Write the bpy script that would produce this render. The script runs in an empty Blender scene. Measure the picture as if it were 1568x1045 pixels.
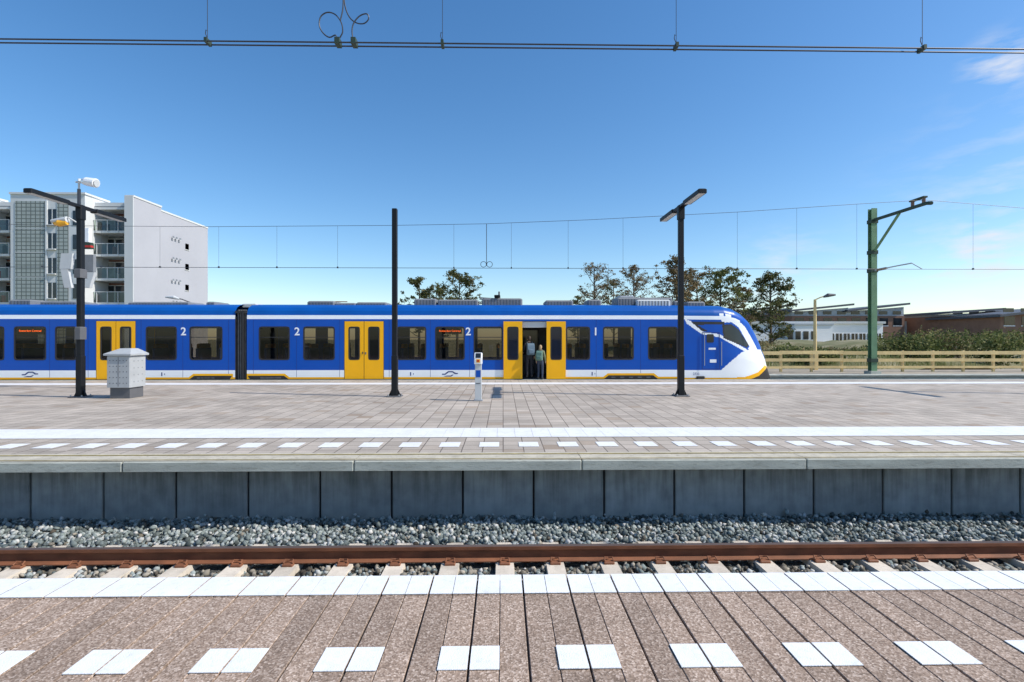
import bpy, math, random
import numpy as np
from mathutils import Vector, Matrix
random.seed(7); rng=np.random.default_rng(7)
sc=bpy.context.scene
YAW=math.radians(1.0); F=784.0; CH=1.62
# surveying helpers: position along the tracks / height of something standing D metres away
def tx(px,D): return D*math.tan(math.atan((px-784)/F)+YAW)
def tz(py,px,D):
    X=tx(px,D); dep=X*math.sin(YAW)+D*math.cos(YAW)
    return CH-(py-519)*dep/F

# ---------------------------------------------------------------- materials
def newmat(name):
    m=bpy.data.materials.new(name); m.use_nodes=True
    nt=m.node_tree; b=nt.nodes['Principled BSDF']; return m,nt,b
def mat(name,col,rough=0.6,metal=0.0,var=0.12,vs=3.0,bump=0.0,bs=40.0,coat=0.0,island=0.0,dirt=0.0,stretch=None,spec=None):
    m,nt,b=newmat(name); N=nt.nodes; L=nt.links
    tc=N.new('ShaderNodeTexCoord'); src=tc.outputs['Object']
    if stretch:
        mp=N.new('ShaderNodeMapping'); mp.inputs['Scale'].default_value=stretch
        L.new(src,mp.inputs[0]); src2=mp.outputs[0]
    else: src2=src
    n=N.new('ShaderNodeTexNoise'); n.inputs['Scale'].default_value=vs; n.inputs['Detail'].default_value=6
    L.new(src2,n.inputs['Vector'])
    r=N.new('ShaderNodeMapRange'); r.inputs[1].default_value=0.25; r.inputs[2].default_value=0.75
    r.inputs[3].default_value=1-var; r.inputs[4].default_value=1+var
    L.new(n.outputs[0],r.inputs[0])
    mx=N.new('ShaderNodeVectorMath'); mx.operation='SCALE'; mx.inputs[0].default_value=col[:3]
    L.new(r.outputs[0],mx.inputs['Scale']); out=mx.outputs[0]
    if island>0:
        g=N.new('ShaderNodeNewGeometry'); r2=N.new('ShaderNodeMapRange')
        r2.inputs[3].default_value=1-island; r2.inputs[4].default_value=1+island
        L.new(g.outputs['Random Per Island'],r2.inputs[0])
        m2=N.new('ShaderNodeVectorMath'); m2.operation='SCALE'; L.new(out,m2.inputs[0]); L.new(r2.outputs[0],m2.inputs['Scale']); out=m2.outputs[0]
    if dirt>0:
        n3=N.new('ShaderNodeTexNoise'); n3.inputs['Scale'].default_value=vs*4; n3.inputs['Detail'].default_value=8; n3.inputs['Roughness'].default_value=.7
        L.new(src2,n3.inputs['Vector'])
        cr=N.new('ShaderNodeMapRange'); cr.inputs[1].default_value=.5; cr.inputs[2].default_value=.7; cr.inputs[3].default_value=0; cr.inputs[4].default_value=dirt
        L.new(n3.outputs[0],cr.inputs[0])
        mm=N.new('ShaderNodeMix'); mm.data_type='RGBA'; L.new(cr.outputs[0],mm.inputs[0]); L.new(out,mm.inputs[6]); mm.inputs[7].default_value=(col[0]*.35,col[1]*.32,col[2]*.28,1); out=mm.outputs[2]
    L.new(out,b.inputs['Base Color'])
    b.inputs['Roughness'].default_value=rough; b.inputs['Metallic'].default_value=metal
    if coat: b.inputs['Coat Weight'].default_value=coat; b.inputs['Coat Roughness'].default_value=.08
    if spec is not None: b.inputs['Specular IOR Level'].default_value=spec
    if bump:
        n2=N.new('ShaderNodeTexNoise'); n2.inputs['Scale'].default_value=bs; n2.inputs['Detail'].default_value=5
        L.new(src,n2.inputs['Vector'])
        bp=N.new('ShaderNodeBump'); bp.inputs['Strength'].default_value=bump; bp.inputs['Distance'].default_value=.01
        L.new(n2.outputs[0],bp.inputs['Height']); L.new(bp.outputs[0],b.inputs['Normal'])
    return m
def ramp_mat(name,stops,rough=.8,src='island',scale=1.0,bump=0,trans=0):
    m,nt,b=newmat(name); N=nt.nodes; L=nt.links
    cr=N.new('ShaderNodeValToRGB')
    while len(cr.color_ramp.elements)<len(stops): cr.color_ramp.elements.new(.5)
    for e,(p,c) in zip(cr.color_ramp.elements,stops): e.position=p; e.color=(*c,1)
    g=N.new('ShaderNodeNewGeometry')
    if src=='island': L.new(g.outputs['Random Per Island'],cr.inputs[0])
    else:
        tc=N.new('ShaderNodeTexCoord'); n=N.new('ShaderNodeTexNoise'); n.inputs['Scale'].default_value=scale; n.inputs['Detail'].default_value=8
        L.new(tc.outputs['Object'],n.inputs['Vector']); 
        mr=N.new('ShaderNodeMapRange'); mr.inputs[1].default_value=.3; mr.inputs[2].default_value=.7
        L.new(n.outputs[0],mr.inputs[0]); L.new(mr.outputs[0],cr.inputs[0])
        if bump:
            bp=N.new('ShaderNodeBump'); bp.inputs['Strength'].default_value=bump; bp.inputs['Distance'].default_value=.3; L.new(n.outputs[0],bp.inputs['Height']); L.new(bp.outputs[0],b.inputs['Normal'])
    L.new(cr.outputs[0],b.inputs['Base Color']); b.inputs['Roughness'].default_value=rough
    b.inputs['Specular IOR Level'].default_value=.2
    if trans:
        t=N.new('ShaderNodeBsdfTranslucent'); L.new(cr.outputs[0],t.inputs[0]); ms=N.new('ShaderNodeMixShader'); ms.inputs[0].default_value=trans
        L.new(b.outputs[0],ms.inputs[1]); L.new(t.outputs[0],ms.inputs[2]); L.new(ms.outputs[0],N['Material Output'].inputs[0])
    return m
def glass_mat(name,tint,refl=1.45,gl=(.9,.95,1)):
    m=bpy.data.materials.new(name); m.use_nodes=True; nt=m.node_tree; N=nt.nodes; L=nt.links
    N.remove(N['Principled BSDF']); o=N['Material Output']
    t=N.new('ShaderNodeBsdfTransparent'); t.inputs[0].default_value=(*tint,1)
    g=N.new('ShaderNodeBsdfGlossy'); g.inputs['Roughness'].default_value=.03; g.inputs[0].default_value=(*gl,1)
    f=N.new('ShaderNodeFresnel'); f.inputs[0].default_value=refl
    mx=N.new('ShaderNodeMixShader'); L.new(f.outputs[0],mx.inputs[0]); L.new(t.outputs[0],mx.inputs[1]); L.new(g.outputs[0],mx.inputs[2]); L.new(mx.outputs[0],o.inputs[0])
    return m

# aggregate concrete slabs of the near platform
def aggregate(name,c1,c2,c3,vor=110,big=.12):
    m,nt,b=newmat(name); N=nt.nodes; L=nt.links
    tc=N.new('ShaderNodeTexCoord')
    v=N.new('ShaderNodeTexVoronoi'); v.inputs['Scale'].default_value=vor; L.new(tc.outputs['Object'],v.inputs['Vector'])
    sp=N.new('ShaderNodeSeparateColor'); L.new(v.outputs['Color'],sp.inputs[0])
    cr=N.new('ShaderNodeValToRGB'); cr.color_ramp.elements.new(.5); cr.color_ramp.elements.new(.93)
    for e,(p,c) in zip(cr.color_ramp.elements,[(0,c1),(.5,c2),(.88,c3),(1,(min(1,c3[0]*1.35),min(1,c3[1]*1.4),min(1,c3[2]*1.45)))]): e.position=p; e.color=(*c,1)
    L.new(sp.outputs[0],cr.inputs[0])
    n=N.new('ShaderNodeTexNoise'); n.inputs['Scale'].default_value=1.6; n.inputs['Detail'].default_value=9; n.inputs['Roughness'].default_value=.65
    L.new(tc.outputs['Object'],n.inputs['Vector'])
    mr=N.new('ShaderNodeMapRange'); mr.inputs[1].default_value=.3; mr.inputs[2].default_value=.7; mr.inputs[3].default_value=1-big*1.6; mr.inputs[4].default_value=1+big
    L.new(n.outputs[0],mr.inputs[0])
    g=N.new('ShaderNodeNewGeometry'); r2=N.new('ShaderNodeMapRange'); r2.inputs[3].default_value=.84; r2.inputs[4].default_value=1.12
    L.new(g.outputs['Random Per Island'],r2.inputs[0])
    mu=N.new('ShaderNodeMath'); mu.operation='MULTIPLY'; L.new(mr.outputs[0],mu.inputs[0]); L.new(r2.outputs[0],mu.inputs[1])
    s=N.new('ShaderNodeVectorMath'); s.operation='SCALE'; L.new(cr.outputs[0],s.inputs[0]); L.new(mu.outputs[0],s.inputs['Scale'])
    L.new(s.outputs[0],b.inputs['Base Color']); b.inputs['Roughness'].default_value=.85
    bp=N.new('ShaderNodeBump'); bp.inputs['Strength'].default_value=.35; bp.inputs['Distance'].default_value=.004
    L.new(v.outputs['Distance'],bp.inputs['Height']); L.new(bp.outputs[0],b.inputs['Normal'])
    return m
def pavers(name,c1,c2,mortar,w=.3,h=.3,ms=.006,off=0.0,spots=.25,c3=None):
    m,nt,b=newmat(name); N=nt.nodes; L=nt.links
    tc=N.new('ShaderNodeTexCoord')
    br=N.new('ShaderNodeTexBrick'); br.offset=off; br.inputs['Scale'].default_value=1
    br.inputs['Color1'].default_value=(*c1,1); br.inputs['Color2'].default_value=(*c2,1); br.inputs['Mortar'].default_value=(*mortar,1)
    br.inputs['Mortar Size'].default_value=ms; br.inputs['Brick Width'].default_value=w; br.inputs['Row Height'].default_value=h
    br.inputs['Mortar Smooth'].default_value=.3
    L.new(tc.outputs['Object'],br.inputs['Vector'])
    n=N.new('ShaderNodeTexNoise'); n.inputs['Scale'].default_value=.55; n.inputs['Detail'].default_value=10; n.inputs['Roughness'].default_value=.7
    L.new(tc.outputs['Object'],n.inputs['Vector'])
    mr=N.new('ShaderNodeMapRange'); mr.inputs[1].default_value=.3; mr.inputs[2].default_value=.7; mr.inputs[3].default_value=1-spots; mr.inputs[4].default_value=1+spots*.4
    L.new(n.outputs[0],mr.inputs[0])
    n2=N.new('ShaderNodeTexNoise'); n2.inputs['Scale'].default_value=60; n2.inputs['Detail'].default_value=3; L.new(tc.outputs['Object'],n2.inputs['Vector'])
    mr2=N.new('ShaderNodeMapRange'); mr2.inputs[1].default_value=.3; mr2.inputs[2].default_value=.7; mr2.inputs[3].default_value=.86; mr2.inputs[4].default_value=1.14
    L.new(n2.outputs[0],mr2.inputs[0])
    mu=N.new('ShaderNodeMath'); mu.operation='MULTIPLY'; L.new(mr.outputs[0],mu.inputs[0]); L.new(mr2.outputs[0],mu.inputs[1])
    col=br.outputs['Color']
    if c3: # scattered replaced / stained stones
        fl=N.new('ShaderNodeVectorMath'); fl.operation='SNAP'; fl.inputs[1].default_value=(w,h,10); L.new(tc.outputs['Object'],fl.inputs[0])
        wn=N.new('ShaderNodeTexWhiteNoise'); wn.noise_dimensions='3D'; L.new(fl.outputs[0],wn.inputs['Vector'])
        g1=N.new('ShaderNodeMapRange'); g1.inputs[1].default_value=.90; g1.inputs[2].default_value=1.0; g1.inputs[3].default_value=0; g1.inputs[4].default_value=.7; L.new(wn.outputs['Value'],g1.inputs[0])
        m5=N.new('ShaderNodeMix'); m5.data_type='RGBA'; L.new(g1.outputs[0],m5.inputs[0]); L.new(col,m5.inputs[6]); m5.inputs[7].default_value=(*c3,1); col=m5.outputs[2]
    s=N.new('ShaderNodeVectorMath'); s.operation='SCALE'; L.new(col,s.inputs[0]); L.new(mu.outputs[0],s.inputs['Scale'])
    L.new(s.outputs[0],b.inputs['Base Color']); b.inputs['Roughness'].default_value=.8
    bp=N.new('ShaderNodeBump'); bp.invert=True; bp.inputs['Strength'].default_value=.6; bp.inputs['Distance'].default_value=.006
    L.new(br.outputs['Fac'],bp.inputs['Height']); L.new(bp.outputs[0],b.inputs['Normal'])
    return m

M={}
M['agg']=aggregate('brown_aggregate',(.19,.13,.09),(.335,.235,.168),(.46,.35,.27))
M['joint']=mat('joint_dirt',(.04,.03,.024),.9)
M['paintw']=mat('white_paint',(.80,.80,.79),.6,var=.06,vs=6,bump=.35,bs=130,dirt=.25)
M['paintw2']=mat('worn_white_paint',(.78,.77,.75),.6,var=.08,vs=4,dirt=.3)
M['pav']=pavers('beige_pavers',(.53,.45,.365),(.40,.338,.27),(.14,.11,.085),ms=.0085,spots=.3,c3=(.33,.24,.16))
M['conc']=mat('edge_concrete',(.46,.46,.39),.85,var=.22,vs=2.5,bump=.3,bs=60,dirt=.6,stretch=(.6,1,3))
M['concT']=mat('coping_top',(.50,.45,.35),.85,var=.2,vs=4,bump=.3,bs=60,dirt=.6)
M['moss']=mat('moss_line',(.32,.25,.09),.9,var=.4,vs=9,dirt=.7)
M['rust']=mat('rusty_steel',(.21,.08,.036),.7,var=.35,vs=8,bump=.3,bs=90,stretch=(.5,1,1))
M['railhead']=mat('rail_head',(.24,.18,.16),.4,metal=.6,var=.2,vs=5,stretch=(.2,1,1))
M['sleeper']=mat('sleeper_concrete',(.64,.56,.45),.85,var=.18,vs=7,bump=.4,bs=80,dirt=.4,island=.1)
M['black']=mat('black_paint',(.008,.009,.011),.5,var=.2,vs=6,spec=.3)
M['bluepaint']=mat('train_blue',(.001,.078,.42),.32,var=.05,vs=1.2,coat=.12,spec=.25)
M['roofblue']=mat('train_roof_blue',(.002,.085,.36),.36,var=.1,vs=1.5,coat=.12,spec=.3)
M['twhite']=mat('train_white',(.88,.89,.90),.3,var=.03,vs=2,coat=.4)
M['tyellow']=mat('train_yellow',(.98,.47,.003),.36,var=.04,vs=2,coat=.15,spec=.3)
M['rubber']=mat('rubber',(.02,.02,.022),.6)
M['bellows']=mat('bellows_grey',(.10,.10,.10),.8,var=.3,vs=6)
M['under']=mat('underframe',(.03,.028,.026),.8,var=.3)
M['glass']=glass_mat('tinted_glass',(.44,.41,.37))
M['railglass']=glass_mat('balcony_glass',(.55,.68,.62),1.6)
M['darkglass']=mat('dark_window',(.02,.025,.03),.08,var=.5,vs=.8)
M['gablewin']=mat('bathroom_window',(.24,.25,.27),.2,var=.3,vs=.8)
M['steel']=mat('grey_steel',(.38,.39,.40),.45,metal=.5,var=.1)
M['lgrey']=mat('light_grey_paint',(.56,.57,.56),.5,var=.06)
M['cabgrey']=mat('cabinet_grey',(.40,.41,.41),.5,var=.1,vs=4,dirt=.15)
M['dgrey']=mat('dark_grey',(.11,.11,.115),.6,var=.15)
M['mgrey']=mat('mid_grey_roof_equipment',(.20,.21,.22),.6,var=.15,dirt=.3)
M['green']=mat('mast_green',(.15,.27,.14),.6,var=.25,vs=2,dirt=.3)
M['dkgreen']=mat('mast_dark_green',(.03,.055,.035),.6,var=.2)
M['fence']=mat('fence_yellow_wood',(.78,.57,.26),.7,var=.18,vs=2,dirt=.3,island=.1)
M['orange']=mat('orange_lens',(.85,.42,.03),.4)
M['red']=mat('red_paint',(.5,.03,.02),.5)
M['navy']=mat('navy_print',(.004,.025,.16),.5)
M['int_wall']=mat('interior_wall',(.42,.42,.40),.6)
M['seat']=mat('seat_blue',(.03,.07,.20),.8,island=.3)
M['seat2']=mat('seat_head',(.35,.16,.05),.7,island=.3)
M['wire']=mat('copper_wire_dark',(.045,.05,.06),.5,metal=.2)
M['insul']=mat('insulator',(.20,.10,.06),.3)

# wall with vertical rain streaks
def streakwall(name,c):
    m,nt,b=newmat(name); N=nt.nodes; L=nt.links
    tc=N.new('ShaderNodeTexCoord'); mp=N.new('ShaderNodeMapping'); mp.inputs['Scale'].default_value=(7,1,.55); L.new(tc.outputs['Object'],mp.inputs[0])
    n=N.new('ShaderNodeTexNoise'); n.inputs['Scale'].default_value=1.3; n.inputs['Detail'].default_value=8; n.inputs['Roughness'].default_value=.65; L.new(mp.outputs[0],n.inputs['Vector'])
    n2=N.new('ShaderNodeTexNoise'); n2.inputs['Scale'].default_value=5; n2.inputs['Detail'].default_value=8; L.new(tc.outputs['Object'],n2.inputs['Vector'])
    sx=N.new('ShaderNodeSeparateXYZ'); L.new(tc.outputs['Object'],sx.inputs[0])
    zr=N.new('ShaderNodeMapRange'); zr.inputs[1].default_value=-.93; zr.inputs[2].default_value=-.2; zr.inputs[3].default_value=.1; zr.inputs[4].default_value=.8; L.new(sx.outputs[2],zr.inputs[0])
    mr=N.new('ShaderNodeMapRange'); mr.inputs[1].default_value=.42; mr.inputs[2].default_value=.66; L.new(n.outputs[0],mr.inputs[0])
    mu=N.new('ShaderNodeMath'); mu.operation='MULTIPLY'; L.new(mr.outputs[0],mu.inputs[0]); L.new(zr.outputs[0],mu.inputs[1])
    mx=N.new('ShaderNodeMix'); mx.data_type='RGBA'; L.new(mu.outputs[0],mx.inputs[0]); mx.inputs[6].default_value=(*c,1); mx.inputs[7].default_value=(c[0]*.38,c[1]*.38,c[2]*.36,1)
    # grime at the foot
    fr=N.new('ShaderNodeMapRange'); fr.inputs[1].default_value=-.78; fr.inputs[2].default_value=-.95; fr.inputs[3].default_value=0; fr.inputs[4].default_value=.9; L.new(sx.outputs[2],fr.inputs[0])
    mf=N.new('ShaderNodeMath'); mf.operation='MULTIPLY'; L.new(fr.outputs[0],mf.inputs[0]); L.new(n2.outputs[0],mf.inputs[1])
    m3=N.new('ShaderNodeMix'); m3.data_type='RGBA'; L.new(mf.outputs[0],m3.inputs[0]); L.new(mx.outputs[2],m3.inputs[6]); m3.inputs[7].default_value=(.46,.37,.26,1)
    r=N.new('ShaderNodeMapRange'); r.inputs[1].default_value=.3; r.inputs[2].default_value=.7; r.inputs[3].default_value=.8; r.inputs[4].default_value=1.12; L.new(n2.outputs[0],r.inputs[0])
    g=N.new('ShaderNodeNewGeometry'); r2=N.new('ShaderNodeMapRange'); r2.inputs[3].default_value=.82; r2.inputs[4].default_value=1.1; L.new(g.outputs['Random Per Island'],r2.inputs[0])
    m4=N.new('ShaderNodeMath'); m4.operation='MULTIPLY'; L.new(r.outputs[0],m4.inputs[0]); L.new(r2.outputs[0],m4.inputs[1])
    s=N.new('ShaderNodeVectorMath'); s.operation='SCALE'; L.new(m3.outputs[2],s.inputs[0]); L.new(m4.outputs[0],s.inputs['Scale'])
    L.new(s.outputs[0],b.inputs['Base Color']); b.inputs['Roughness'].default_value=.85
    return m
M['wall']=streakwall('streaked_concrete',(.37,.375,.355))

# ---------------------------------------------------------------- mesh builder
class MB:
    def __init__(s): s.v=[]; s.f=[]; s.m=[]; s.mats=[]
    def mi(s,k):
        if k not in s.mats: s.mats.append(k)
        return s.mats.index(k)
    def add(s,vs,fs,k):
        o=len(s.v); s.v+= [tuple(p) for p in vs]; i=s.mi(k)
        for f in fs: s.f.append(tuple(a+o for a in f)); s.m.append(i)
    def box(s,x0,x1,y0,y1,z0,z1,k,c=0.0):
        if x0>x1:x0,x1=x1,x0
        if y0>y1:y0,y1=y1,y0
        if z0>z1:z0,z1=z1,z0
        if c<=0:
            vs=[(x0,y0,z0),(x1,y0,z0),(x1,y1,z0),(x0,y1,z0),(x0,y0,z1),(x1,y0,z1),(x1,y1,z1),(x0,y1,z1)]
            s.add(vs,[(0,3,2,1),(4,5,6,7),(0,1,5,4),(1,2,6,5),(2,3,7,6),(3,0,4,7)],k)
        else: # chamfered top edges + vertical edges
            c=min(c,(x1-x0)/3,(y1-y0)/3,(z1-z0)/2)
            def ring(d,e,z): return [(x0+d+e,y0+d,z),(x1-d-e,y0+d,z),(x1-d,y0+d+e,z),(x1-d,y1-d-e,z),(x1-d-e,y1-d,z),(x0+d+e,y1-d,z),(x0+d,y1-d-e,z),(x0+d,y0+d+e,z)]
            vs=ring(0,c,z0)+ring(0,c,z1-c)+ring(c,c,z1)
            fs=[tuple(reversed(range(8))),tuple(range(16,24))]
            for a in (0,8):
                for i in range(8):
                    j=(i+1)%8; fs.append((a+i,a+j,a+8+j,a+8+i))
            s.add(vs,fs,k)
    def quad(s,p,k): s.add(p,[tuple(range(len(p)))],k)
    def prism_x(s,poly,x0,x1,k): # poly in (y,z)
        n=len(poly); vs=[(x0,a,b) for a,b in poly]+[(x1,a,b) for a,b in poly]
        fs=[tuple(range(n)),tuple(range(2*n-1,n-1,-1))]+[(i,i+n,(i+1)%n+n,(i+1)%n) for i in range(n)]
        s.add(vs,fs,k)
    def prism_y(s,poly,y0,y1,k): # poly in (x,z)
        n=len(poly); vs=[(a,y0,b) for a,b in poly]+[(a,y1,b) for a,b in poly]
        fs=[tuple(range(n)),tuple(range(2*n-1,n-1,-1))]+[(i,i+n,(i+1)%n+n,(i+1)%n) for i in range(n)]
        s.add(vs,fs,k)
    def tube(s,pts,rad,k,n=8,caps=True):
        pts=[Vector(p) for p in pts]; 
        if not hasattr(rad,'__len__'): rad=[rad]*len(pts)
        rings=[]; up=None
        for i,p in enumerate(pts):
            d=(pts[min(i+1,len(pts)-1)]-pts[max(i-1,0)])
            if d.length<1e-9: d=Vector((0,0,1))
            d.normalize()
            if up is None: up=Vector((0,0,1)) if abs(d.z)<.9 else Vector((1,0,0))
            a=d.cross(up)
            if a.length<1e-3: a=d.cross(Vector((0,1,0)))
            a.normalize(); b=a.cross(d).normalized(); up=b
            rings.append([p+a*(math.cos(t)*rad[i])+b*(math.sin(t)*rad[i]) for t in [2*math.pi*j/n for j in range(n)]])
        vs=[q for r in rings for q in r]; fs=[]
        for i in range(len(rings)-1):
            for j in range(n):
                jj=(j+1)%n; fs.append((i*n+j,i*n+jj,(i+1)*n+jj,(i+1)*n+j))
        if caps: fs.append(tuple(reversed(range(n)))); fs.append(tuple((len(rings)-1)*n+j for j in range(n)))
        s.add(vs,fs,k)
    def build(s,name,parent=None,smooth=False,bevel=0):
        me=bpy.data.meshes.new(name); me.from_pydata(s.v,[],s.f); 
        for k in s.mats: me.materials.append(M[k] if isinstance(k,str) else k)
        me.polygons.foreach_set('material_index',s.m)
        if smooth: me.polygons.foreach_set('use_smooth',[True]*len(s.f))
        me.update(); o=bpy.data.objects.new(name,me); sc.collection.objects.link(o)
        if parent: o.parent=parent
        if bevel:
            b=o.modifiers.new('bevel','BEVEL'); b.width=bevel; b.segments=2; b.limit_method='ANGLE'
        return o
def empty(name):
    e=bpy.data.objects.new(name,None); sc.collection.objects.link(e); e.empty_display_size=.2; return e
def npmesh(name,V,Fc,mats,midx=None,parent=None,smooth=False):
    me=bpy.data.meshes.new(name); n=Fc.shape[1]
    me.vertices.add(len(V)); me.vertices.foreach_set('co',V.astype(np.float32).ravel())
    me.loops.add(Fc.size); me.loops.foreach_set('vertex_index',Fc.astype(np.int32).ravel())
    me.polygons.add(len(Fc)); me.polygons.foreach_set('loop_start',np.arange(0,Fc.size,n,dtype=np.int32))
    try: me.polygons.foreach_set('loop_total',np.full(len(Fc),n,dtype=np.int32))
    except Exception: pass
    for m in mats: me.materials.append(m)
    if midx is not None: me.polygons.foreach_set('material_index',midx.astype(np.int32))
    if smooth: me.polygons.foreach_set('use_smooth',np.ones(len(Fc),dtype=bool))
    me.update(calc_edges=True); me.validate()
    o=bpy.data.objects.new(name,me); sc.collection.objects.link(o)
    if parent: o.parent=parent
    return o

# ---------------------------------------------------------------- ground
M['ground']=ramp_mat('dune_ground',[(0,(.11,.12,.045)),(.45,(.18,.17,.08)),(.75,(.30,.26,.16)),(1,(.38,.33,.23))],src='noise',scale=.35,bump=.4)
b=MB(); b.quad([(-1500,-1500,-1.15),(1500,-1500,-1.15),(1500,1500,-1.15),(-1500,1500,-1.15)],'ground'); b.build('ground')
M['ballsheet']=ramp_mat('ballast_base',[(0,(.05,.05,.045)),(.5,(.12,.125,.11)),(1,(.22,.22,.20))],src='noise',scale=22,bump=.8)

# near platform: individually laid long slabs, each with a scored middle joint
b=MB(); SP=.3; OFF=.13
b.box(-60,60,-9,3.46,-1.14,-.014,'joint')
for i in range(-260,261):
    x=OFF+i*SP/2; maj0=(i%2==0)
    g0=.0042+abs(rng.normal(0,.0014)) if maj0 else .0018; g1=.0018 if maj0 else .0042+abs(rng.normal(0,.0014))
    if maj0: dz=rng.normal(0,.0014)
    b.box(x+g0,x+SP/2-g1,-9,3.236,-.013,dz+rng.normal(0,.0004),'agg',c=.003)
    b.box(x+g0,x+SP/2-g1,3.242,3.50,-.16,dz,'agg',c=.003)
b.build('station_platform')
b=MB()
for i in range(-260,261):
    x=OFF+i*SP/2; maj0=(i%2==0); b.box(x+(.006 if maj0 else .002),x+SP/2-(.002 if maj0 else .006),3.247,3.497,.004,.008,'paintw')
b.build('platform_edge_line')
b=MB()
for k in range(-30,31):
    c=k*.6+.43
    b.box(c-.152,c-.006,2.50,2.69,.004,.008,'paintw'); b.box(c+.006,c+.152,2.50,2.69,.004,.008,'paintw')
b.build('platform_warning_marks')

# track
RZ=-.765
def rail_poly(y,z): # head top z
    h=[(.036,0),(.036,-.035),(.012,-.05),(.009,-.13),(.07,-.15),(.07,-.16)]
    return [(y+a,z+c) for a,c in h]+[(y-a,z+c) for a,c in reversed(h)]
def track(yc,name,x0,x1,clips):
    e=empty(name); b=MB()
    for s in (-1,1):
        y=yc+s*.752
        b.prism_x(rail_poly(y,RZ),x0,x1,'rust')
        b.box(x0,x1,y-.030,y+.030,RZ+.001,RZ+.003,'railhead')
    b.build('rails',e)
    b=MB(); c=MB()
    n0=int(x0/.6); n1=int(x1/.6)
    for k in range(n0,n1+1):
        x=k*.6+rng.normal(0,.012)
        w=.10
        b.add([(x-.13,yc-1.3,-1.14),(x+.13,yc-1.3,-1.14),(x+.13,yc+1.3,-1.14),(x-.13,yc+1.3,-1.14),(x-w,yc-1.27,-.932),(x+w,yc-1.27,-.932),(x+w,yc+1.27,-.932),(x-w,yc+1.27,-.932)],
              [(0,3,2,1),(4,5,6,7),(0,1,5,4),(1,2,6,5),(2,3,7,6),(3,0,4,7)],'sleeper')
        if clips and abs(x)<14:
            for s in (-1,1):
                y=yc+s*.752
                for q in (-1,1):
                    yy=y+q*.105
                    c.box(x-.06,x+.06,yy-.035,yy+.035,-.931,-.905,'rust',c=.008)
                    c.tube([(x-.05,yy+q*.01,-.9),(x-.045,yy-q*.03,-.875),(x,yy-q*.045,-.885),(x+.045,yy-q*.03,-.875),(x+.05,yy+q*.01,-.9)],.009,'rust',6)
    b.build('sleepers',e)
    if clips: c.build('rail_clips',e)
    return e
track(5.15,'railway_track',-70,70,True)
track(21.7,'railway_track',-80,110,False)
b=MB(); b.quad([(-70,3.46,-1.0),(70,3.46,-1.0),(70,7.3,-1.0),(-70,7.3,-1.0)],'ballsheet'); b.quad([(-80,20.2,-1.0),(110,20.2,-1.0),(110,24.0,-1.0),(-80,24.0,-1.0)],'ballsheet'); b.build('ballast_bed')
# loose stones
M['stone']=ramp_mat('ballast_stone',[(0,(.07,.08,.074)),(.3,(.16,.185,.172)),(.55,(.25,.285,.265)),(.8,(.38,.41,.39)),(.93,(.48,.47,.43)),(1,(.62,.60,.56))],rough=.85)
M['stoneb']=ramp_mat('ballast_stone_brown',[(0,(.05,.04,.03)),(.4,(.17,.15,.115)),(.7,(.27,.24,.19)),(1,(.45,.40,.32))],rough=.85)
t=(1+5**.5)/2
ico=np.array([(-1,t,0),(1,t,0),(-1,-t,0),(1,-t,0),(0,-1,t),(0,1,t),(0,-1,-t),(0,1,-t),(t,0,-1),(t,0,1),(-t,0,-1),(-t,0,1)])/1.9
icf=np.array([(0,11,5),(0,5,1),(0,1,7),(0,7,10),(0,10,11),(1,5,9),(5,11,4),(11,10,2),(10,7,6),(7,1,8),(3,9,4),(3,4,2),(3,2,6),(3,6,8),(3,8,9),(4,9,5),(2,4,11),(6,2,10),(8,6,7),(9,8,1)])
def stones(P,size,name,matl,mfun=None):
    n=len(P); V=ico[None]*(1+rng.uniform(-.38,.3,(n,12,1)))
    V=V*rng.uniform(.6,1.2,(n,1,3))
    q=rng.normal(size=(n,4)); q/=np.linalg.norm(q,axis=1)[:,None]
    w,x,y,z=q.T
    R=np.stack([1-2*(y*y+z*z),2*(x*y-z*w),2*(x*z+y*w),2*(x*y+z*w),1-2*(x*x+z*z),2*(y*z-x*w),2*(x*z-y*w),2*(y*z+x*w),1-2*(x*x+y*y)],1).reshape(n,3,3)
    V=np.einsum('nij,nkj->nki',R,V)*size[:,None,None]+P[:,None,:]
    Fc=(icf[None]+12*np.arange(n)[:,None,None]).reshape(-1,3)
    mi=None
    if mfun is not None: mi=np.repeat(mfun(P),20)
    return npmesh(name,V.reshape(-1,3),Fc,matl,mi)
def scatter(x0,x1,y0,y1,sp):
    nx=int((x1-x0)/sp); ny=int((y1-y0)/sp)
    X,Y=np.meshgrid(np.linspace(x0,x1,nx),np.linspace(y0,y1,ny)); X=X.ravel()+rng.uniform(-sp/2,sp/2,X.size); Y=Y.ravel()+rng.uniform(-sp/2,sp/2,Y.size)
    return X,Y
X,Y=scatter(-11,11,4.9,7.25,.042)
X2,Y2=scatter(-11,11,3.6,4.9,.06); X3,Y3=scatter(-11,11,5.98,7.22,.085)
Z=-.985+.018*rng.normal(size=X.size).clip(-1.2,1.6)+.035*np.clip((Y-5.95)/.5,0,1)+.02*np.sin(X*2.1+Y*3)+.02*np.clip((Y-6.8)/.4,0,1)
Z2=np.full(X2.size,-.985); Z3=-.925+.02*rng.normal(size=X3.size)+.02*np.clip((Y3-6.8)/.4,0,1)
P=np.stack([np.r_[X,X2,X3],np.r_[Y,Y2,Y3],np.r_[Z,Z2,Z3]],1)
sx=np.abs((P[:,0]+.3)%.6-.3)
keep=~((sx<.115)&(P[:,1]<6.42)) ; keep&=~((np.abs(P[:,1]-5.902)<.085)|(np.abs(P[:,1]-4.398)<.085))
P=P[keep]
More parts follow.
